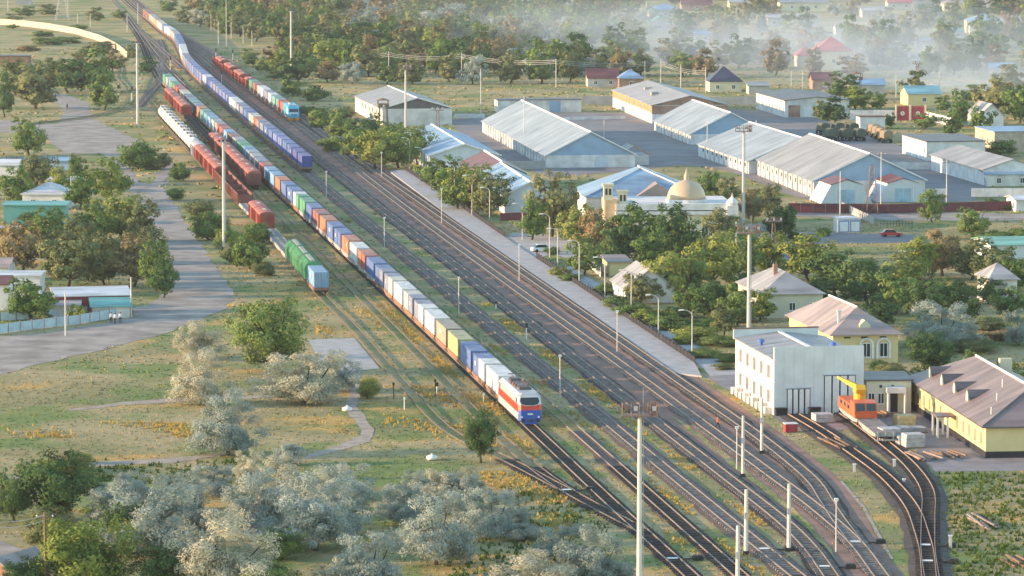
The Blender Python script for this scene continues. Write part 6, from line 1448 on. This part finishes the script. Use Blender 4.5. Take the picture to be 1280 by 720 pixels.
# the wooded belt and the trees of the far village
r = random.Random(21)
HOUSEBOX = [(px - 3, py - 18 - h * 2, px + w_ + 3, py + 3) for px, py, w_, D, h, *_ in FH]
row_y = 103
while row_y > -14:
    s_ = SC(row_y); step = 9.0 * s_ * (.74 if row_y < 98 else 1.1); x = 325 + (103 - row_y) * .05 + r.uniform(0, step)
    x = {True: 345, False: 215}[row_y > 60] + r.uniform(0, step)
    while x < 1300:
        by = row_y + r.uniform(-3, 3); inhouse = any(a < x < c and b < by < d and by > (b + d) / 2 for a, b, c, d in HOUSEBOX)
        front = any(a + 2 < x < c - 2 and d - 2 < by < d + 6 for a, b, c, d in HOUSEBOX)
        dens = 1.0 if x < 760 else .62
        if x < 330 and row_y > 46: dens = 0
        if row_y > 96 and x > 760: dens = 0
        if x < 225 + max(0, row_y) * .8: dens = .25 if row_y < 8 else 0
        if 1140 < x and row_y < 14: dens *= .4
        if not inhouse and not front and r.random() < dens:
            hh = r.uniform(7, 13) * s_; ww = r.uniform(8, 13) * s_
            kd = r.choices(['olive', 'green', 'brown', 'dark', 'yellow', 'silver'], [5, 4, 3, 2, 1.5, 1])[0]
            tree(x, by, ww, hh, kd, 'in the hazy wood beyond the green field' if x < 760 else 'in the far village')
        x += step * r.uniform(.75, 1.3)
    row_y -= 8.5 if row_y > 50 else 7
# build them; the farthest beyond the 300 largest read as one mass
big = sorted([t for t in TREES if t[6] == 'tree' and t[4] not in ('silver', 'cream')], key=lambda t: -t[2] * t[3])
mass = set(id(t) for t in big[290:]); MASS = [t for t in TREES if id(t) in mass]; TREES = [t for t in TREES if id(t) not in mass]
co = []; mi = []; kinds = ['olive', 'green', 'brown', 'dark', 'yellow']
for q_, t in enumerate(MASS):
    me, _ = TP[('far', 'round', q_ % 4)]; a = np.empty(len(me.vertices) * 3); me.vertices.foreach_get('co', a); a = a.reshape(-1, 3)
    s_ = SC(t[1]); x, y = G(t[0], t[1]); an = rng.uniform(0, 6.28); c_, n_ = math.cos(an), math.sin(an); W_, H_ = t[2] / s_ * 1.12, t[3] / s_
    co.append(np.stack([x + (a[:, 0] * c_ - a[:, 1] * n_) * W_, y + (a[:, 0] * n_ + a[:, 1] * c_) * W_, a[:, 2] * H_], 1)); mi += [kinds.index(t[4])] * (len(a) // 4)
if co:
    co = np.concatenate(co); n = len(co) // 4; me = bpy.data.meshes.new('distant_woodland'); me.vertices.add(len(co)); me.vertices.foreach_set('co', co.ravel()); me.loops.add(4 * n); me.loops.foreach_set('vertex_index', np.arange(4 * n)); me.polygons.add(n)
    me.polygons.foreach_set('loop_start', np.arange(n) * 4); me.polygons.foreach_set('loop_total', np.full(n, 4))
    for k in kinds: me.materials.append(LEAF[k])
    me.polygons.foreach_set('material_index', mi); me.update(); tag(link('distant_woodland', me), 'hazy mass of small far trees along the top of the view', 'woodland', None, 'stuff')
byz = {}
for t in TREES: byz.setdefault((t[5], t[4], t[6]), []).append(t)
cnt_t = 0
for (zone, kind, form), L in byz.items():
    L.sort()
    for i, (px, base, wpx, hpx, kd, zn, fm_, ln) in enumerate(L):
        s_ = SC(base); x, y = G(px, base); lod = 'near' if base > 430 else ('mid' if base > 180 else 'far')
        st = 'shrub' if form == 'shrub' else ('silver' if kd in ('silver', 'cream') else 'round')
        me, tm = TP[(lod, st, rng.randrange(3 if lod == 'near' else 4))]
        rt = empty('bush' if form == 'shrub' else ('silverberry_tree' if st == 'silver' else 'leafy_tree'), (x, y, 0), rng.uniform(0, 6.28))
        W_, H_ = wpx / s_ * 1.24, hpx / s_ * (1.12 if zone in ('around the domed building', 'between the mosque and the shed') and form == 'tree' else 1.06)
        cr = link('crown', me, rt); paint(cr, LEAF[kd]); tk = link('trunk', tm, rt)
        for o in (cr, tk): o.scale = (W_, W_, H_)
        noun = 'bush' if form == 'shrub' else 'tree'
        far = zone in ('in the hazy wood beyond the green field', 'in the far village')
        if len(L) == 1: lab = 'only %s %s %s' % (KWORD[kd], noun, zone)
        else: lab = '%s %s %s, %s such from left' % (KWORD[kd], noun, zone, nth(i + 1))
        tag(rt, lab, 'bush' if form == 'shrub' else 'tree', ('%s %ss %s' % (KWORD[kd], noun, zone)) if far else noun + 's ' + zone); cnt_t += 1
# lollipop tree on the thin pole by the shed
# ------------------------------------------------------------------ grass and weeds (uncountable)
def grass(name, label, z0, z1, dens, hgt, wid, seed, m, test):
    r = np.random.default_rng(seed); y0, y1 = G(640, z1)[1], G(640, z0)[1]          # z1 nearer row
    xm = 1.12 * y1 * 640 / F; n = int((y1 - y0) * 2 * xm * dens)
    X = r.uniform(-xm, xm, n); Y = r.uniform(y0, y1, n)
    U = 640 + F * X / (Y * CP + CH * SP); V_ = 360 - F * (Y * SP - CH * CP) / (Y * CP + CH * SP)
    keep = (U > -15) & (U < 1295) & (V_ < 735); X, Y, U, V_ = X[keep], Y[keep], U[keep], V_[keep]
    ok = test(U, V_, X, Y, r)
    X, Y = X[ok], Y[ok]; n = len(X)
    nb = 4; vs = np.zeros((n, nb, 3, 3))
    for j in range(nb):
        a = r.uniform(0, 2 * np.pi, n); h = hgt * r.uniform(.45, 1.3, n); w_ = wid * r.uniform(.6, 1.3, n); lx, ly = r.normal(0, .35, n) * h, r.normal(0, .35, n) * h
        ox, oy = r.normal(0, wid * .8, n), r.normal(0, wid * .8, n)
        vs[:, j, 0] = np.stack([X + ox - np.cos(a) * w_, Y + oy - np.sin(a) * w_, np.zeros(n)], 1); vs[:, j, 1] = np.stack([X + ox + np.cos(a) * w_, Y + oy + np.sin(a) * w_, np.zeros(n)], 1)
        vs[:, j, 2] = np.stack([X + ox + lx, Y + oy + ly, h], 1)
    co = vs.reshape(-1, 3); t = len(co) // 3
    me = bpy.data.meshes.new(name); me.vertices.add(len(co)); me.vertices.foreach_set('co', co.ravel()); me.loops.add(3 * t); me.loops.foreach_set('vertex_index', np.arange(3 * t)); me.polygons.add(t)
    me.polygons.foreach_set('loop_start', np.arange(t) * 3); me.polygons.foreach_set('loop_total', np.full(t, 3)); me.update(); me.materials.append(m)
    o = link(name, me); tag(o, label, 'grass', None, 'stuff'); return n
HARD = [POLY[k] for k in ('road', 'slab', 'slabpath', 'platform', 'plaza', 'walk', 'depot', 'yard', 'street', 'lane', 'trail1', 'trail2', 'cornerroad')]
BBX = [(min(p[0] for p in P), min(p[1] for p in P), max(p[0] for p in P), max(p[1] for p in P)) for P in HARD]
ctr = {}
for k in ('T3', 'SA', 'SB', 'T1', 'T2', 'TA', 'TB'): _q = sorted((p.y, p.x) for p in LINES[k].p); ctr[k] = (np.array([a for a, b in _q]), np.array([b for a, b in _q]), 2.7 if k == 'T3' else (2.3 if k[0] == 'S' else 1.15))
GRAVPX = [PX(*p) for p in POLYW_GRAV]
def vin(U, V_, P):
    c = np.zeros(len(U), bool); j = len(P) - 1
    for i in range(len(P)):
        xi, yi, xj, yj = *P[i], *P[j]
        if yi != yj: c ^= ((yi > V_) != (yj > V_)) & (U < (xj - xi) * (V_ - yi) / (yj - yi) + xi)
        j = i
    return c
def open_ground(U, V_, X, Y, r):
    ok = np.ones(len(U), bool); q = r.random(len(U))
    for P in HARD: ok &= ~vin(U, V_, P)
    ok &= ~vin(U, V_, GRAVPX) | (q < .02) | vin(U, V_, POLY['strip1']) | vin(U, V_, POLY['strip2'])
    for ys, xs, w_ in ctr.values(): ok &= ~((Y > ys[0]) & (Y < ys[-1]) & (np.abs(np.interp(Y, ys, xs) - X) < w_)) | (q < .12)
    return ok
grass('dry_grass', 'dry and green tufted grass of the foreground meadows', 470, 740, .8, .17, .1, 1, GM, open_ground)
grass('meadow_grass', 'low grass of the middle ground beside the yard', 280, 470, .25, .2, .18, 2, GM, open_ground)
grass('far_grass', 'rough grass of the far ground', 60, 280, .03, .4, .5, 3, GM, open_ground)
WEED = leaf_mat('lush_weeds', [(.05, .09, .02), (.09, .14, .03), (.16, .19, .05)])
def weeds(U, V_, X, Y, r):
    q = r.random(len(U)) + .55 * (np.sin(X * .9 + np.sin(Y * .21)) * np.sin(Y * .33 + X * .3) > -.1) - .3
    return (q < .75) & open_ground(U, V_, X, Y, r) & (((U > 1165) & (V_ > 592)) | ((U > 560) & (U < 760) & (V_ > 610) & (q < .5)) | ((V_ > 575) & (V_ < 605) & (U > 20) & (U < 320) & (q < .6)) | ((U > 1140) & (V_ > 455) & (V_ < 490)))
grass('tall_weeds', 'tall lush green weeds at the lower right and verges', 440, 740, 1.5, .42, .14, 4, WEED, weeds)

GOLD = leaf_mat('golden_weeds', [(.34, .33, .08), (.46, .34, .10), (.50, .28, .10)])
def near_lines(U, V_, X, Y, r):
    m = np.zeros(len(U), bool)
    for k, off in (('T1', 2.6), ('T2', 2.6), ('T3', 2.9), ('TB', 2.2), ('T3', -2.7), ('T4', -3.0)):
        q = sorted((p.y, p.x) for p in LINES[k].p); ys, xs = np.array([a for a, b in q]), np.array([b for a, b in q])
        m |= (np.abs(np.interp(Y, ys, xs) + off - X) < .9)
    lump = np.sin(X * .35 + Y * .11) * np.sin(Y * .071 + 1.3) + .6 * np.sin(Y * .19 + X * .2) + r.normal(0, .35, len(U))
    meadow = ((U > 480) & (U < 640) & (V_ > 480) & (V_ < 560)) | ((V_ > 528) & (V_ < 548) & (U < 240)) | ((V_ > 385) & (V_ < 425) & (U > 395) & (U < 480)) | ((V_ > 590) & (U > 600) & (U < 720))
    return open_ground(U, V_, X, Y, r) & (lump > .45) & ((m & (V_ > 380)) | meadow)
grass('golden_weeds', 'golden and orange weeds lining the rails and meadow patches', 370, 740, 2.6, .34, .15, 9, GOLD, near_lines)
# ------------------------------------------------------------------ air
hz = MB(); hz.box(-1600, 1600, -40, 5300, -1.0, 79.0); ho = hz.build('haze', None)
ho.data.materials.clear(); m = bpy.data.materials.new('thin_haze'); m.use_nodes = True; n = m.node_tree; n.nodes.clear()
pv = n.nodes.new('ShaderNodeVolumePrincipled'); pv.inputs['Color'].default_value = (.76, .86, .98, 1); pv.inputs['Density'].default_value = 0.000042; pv.inputs['Anisotropy'].default_value = 0.1
om = n.nodes.new('ShaderNodeOutputMaterial'); n.links.new(pv.outputs[0], om.inputs['Volume']); ho.data.materials.append(m); tag(ho, 'thin pale evening haze over the whole town', 'haze', None, 'stuff')
def smoke(name, label, ca, cb, w_, h_, dens, seed):
    A, B = Vector(G(*ca)), Vector(G(*cb)); c = (A + B) / 2; L = (B - A).length; ang = math.atan2((B - A).y, (B - A).x)
    b = MB(); b.box(-L/2, L/2, -w_/2, w_/2, .2, h_); o = b.build(name, None, None, (c.x, c.y, 0), ang); o.data.materials.clear()
    m = bpy.data.materials.new(name + '_volume'); m.use_nodes = True; n = m.node_tree; n.nodes.clear(); om = n.nodes.new('ShaderNodeOutputMaterial')
    pv = n.nodes.new('ShaderNodeVolumePrincipled'); pv.inputs['Color'].default_value = (.66, .77, .93, 1)
    tc = n.nodes.new('ShaderNodeTexCoord'); nz = n.nodes.new('ShaderNodeTexNoise'); nz.inputs['Scale'].default_value = .022; nz.inputs['Detail'].default_value = 3
    mp = n.nodes.new('ShaderNodeMapping'); mp.inputs['Location'].default_value = (seed, seed, 0); mp.inputs['Scale'].default_value = (.7, .7, 1.8)
    n.links.new(tc.outputs['Object'], mp.inputs['Vector']); n.links.new(mp.outputs[0], nz.inputs['Vector'])
    def math_(op, a, bb=None):
        q = n.nodes.new('ShaderNodeMath'); q.operation = op; q.use_clamp = False
        for i, v_ in enumerate((a, bb)):
            if v_ is None: continue
            if hasattr(v_, 'is_output'): n.links.new(v_, q.inputs[i])
            else: q.inputs[i].default_value = v_
        return q.outputs[0]
    sp = n.nodes.new('ShaderNodeSeparateXYZ'); n.links.new(tc.outputs['Generated'], sp.inputs[0])
    def fall(s): a = math_('SUBTRACT', s, .5); a = math_('MULTIPLY', a, a); return math_('MAXIMUM', math_('SUBTRACT', 1.0, math_('MULTIPLY', a, 4.0)), 0.0)
    zf = math_('MAXIMUM', math_('SUBTRACT', 1.0, sp.outputs['Z']), 0.0)
    d = math_('MAXIMUM', math_('MULTIPLY', math_('SUBTRACT', nz.outputs['Fac'], .40), 4.0), 0.0)
    d = math_('MULTIPLY', math_('MULTIPLY', d, fall(sp.outputs['X'])), math_('MULTIPLY', fall(sp.outputs['Y']), zf)); d = math_('MULTIPLY', d, dens)
    n.links.new(d, pv.inputs['Density']); n.links.new(pv.outputs[0], om.inputs['Volume']); o.data.materials.append(m)
    tag(o, label, 'smoke', None, 'stuff'); m.cycles.volume_step_rate = 1.0 if hasattr(m.cycles, 'volume_step_rate') else 0
smoke('smoke', 'white smoke drifting low over the far village at right', (930, 108), (1310, 104), 300, 19, .015, 3.0)
smoke('smoke', 'thin blue smoke over the hazy trees at top centre', (520, 72), (1060, 66), 420, 22, .010, 13.0)
smoke('smoke', 'faint smoke over the roofs at the upper right edge', (980, 60), (1330, 56), 320, 22, .009, 29.0)
print('TREES', cnt_t, 'OBJECTS', len(bpy.data.objects))
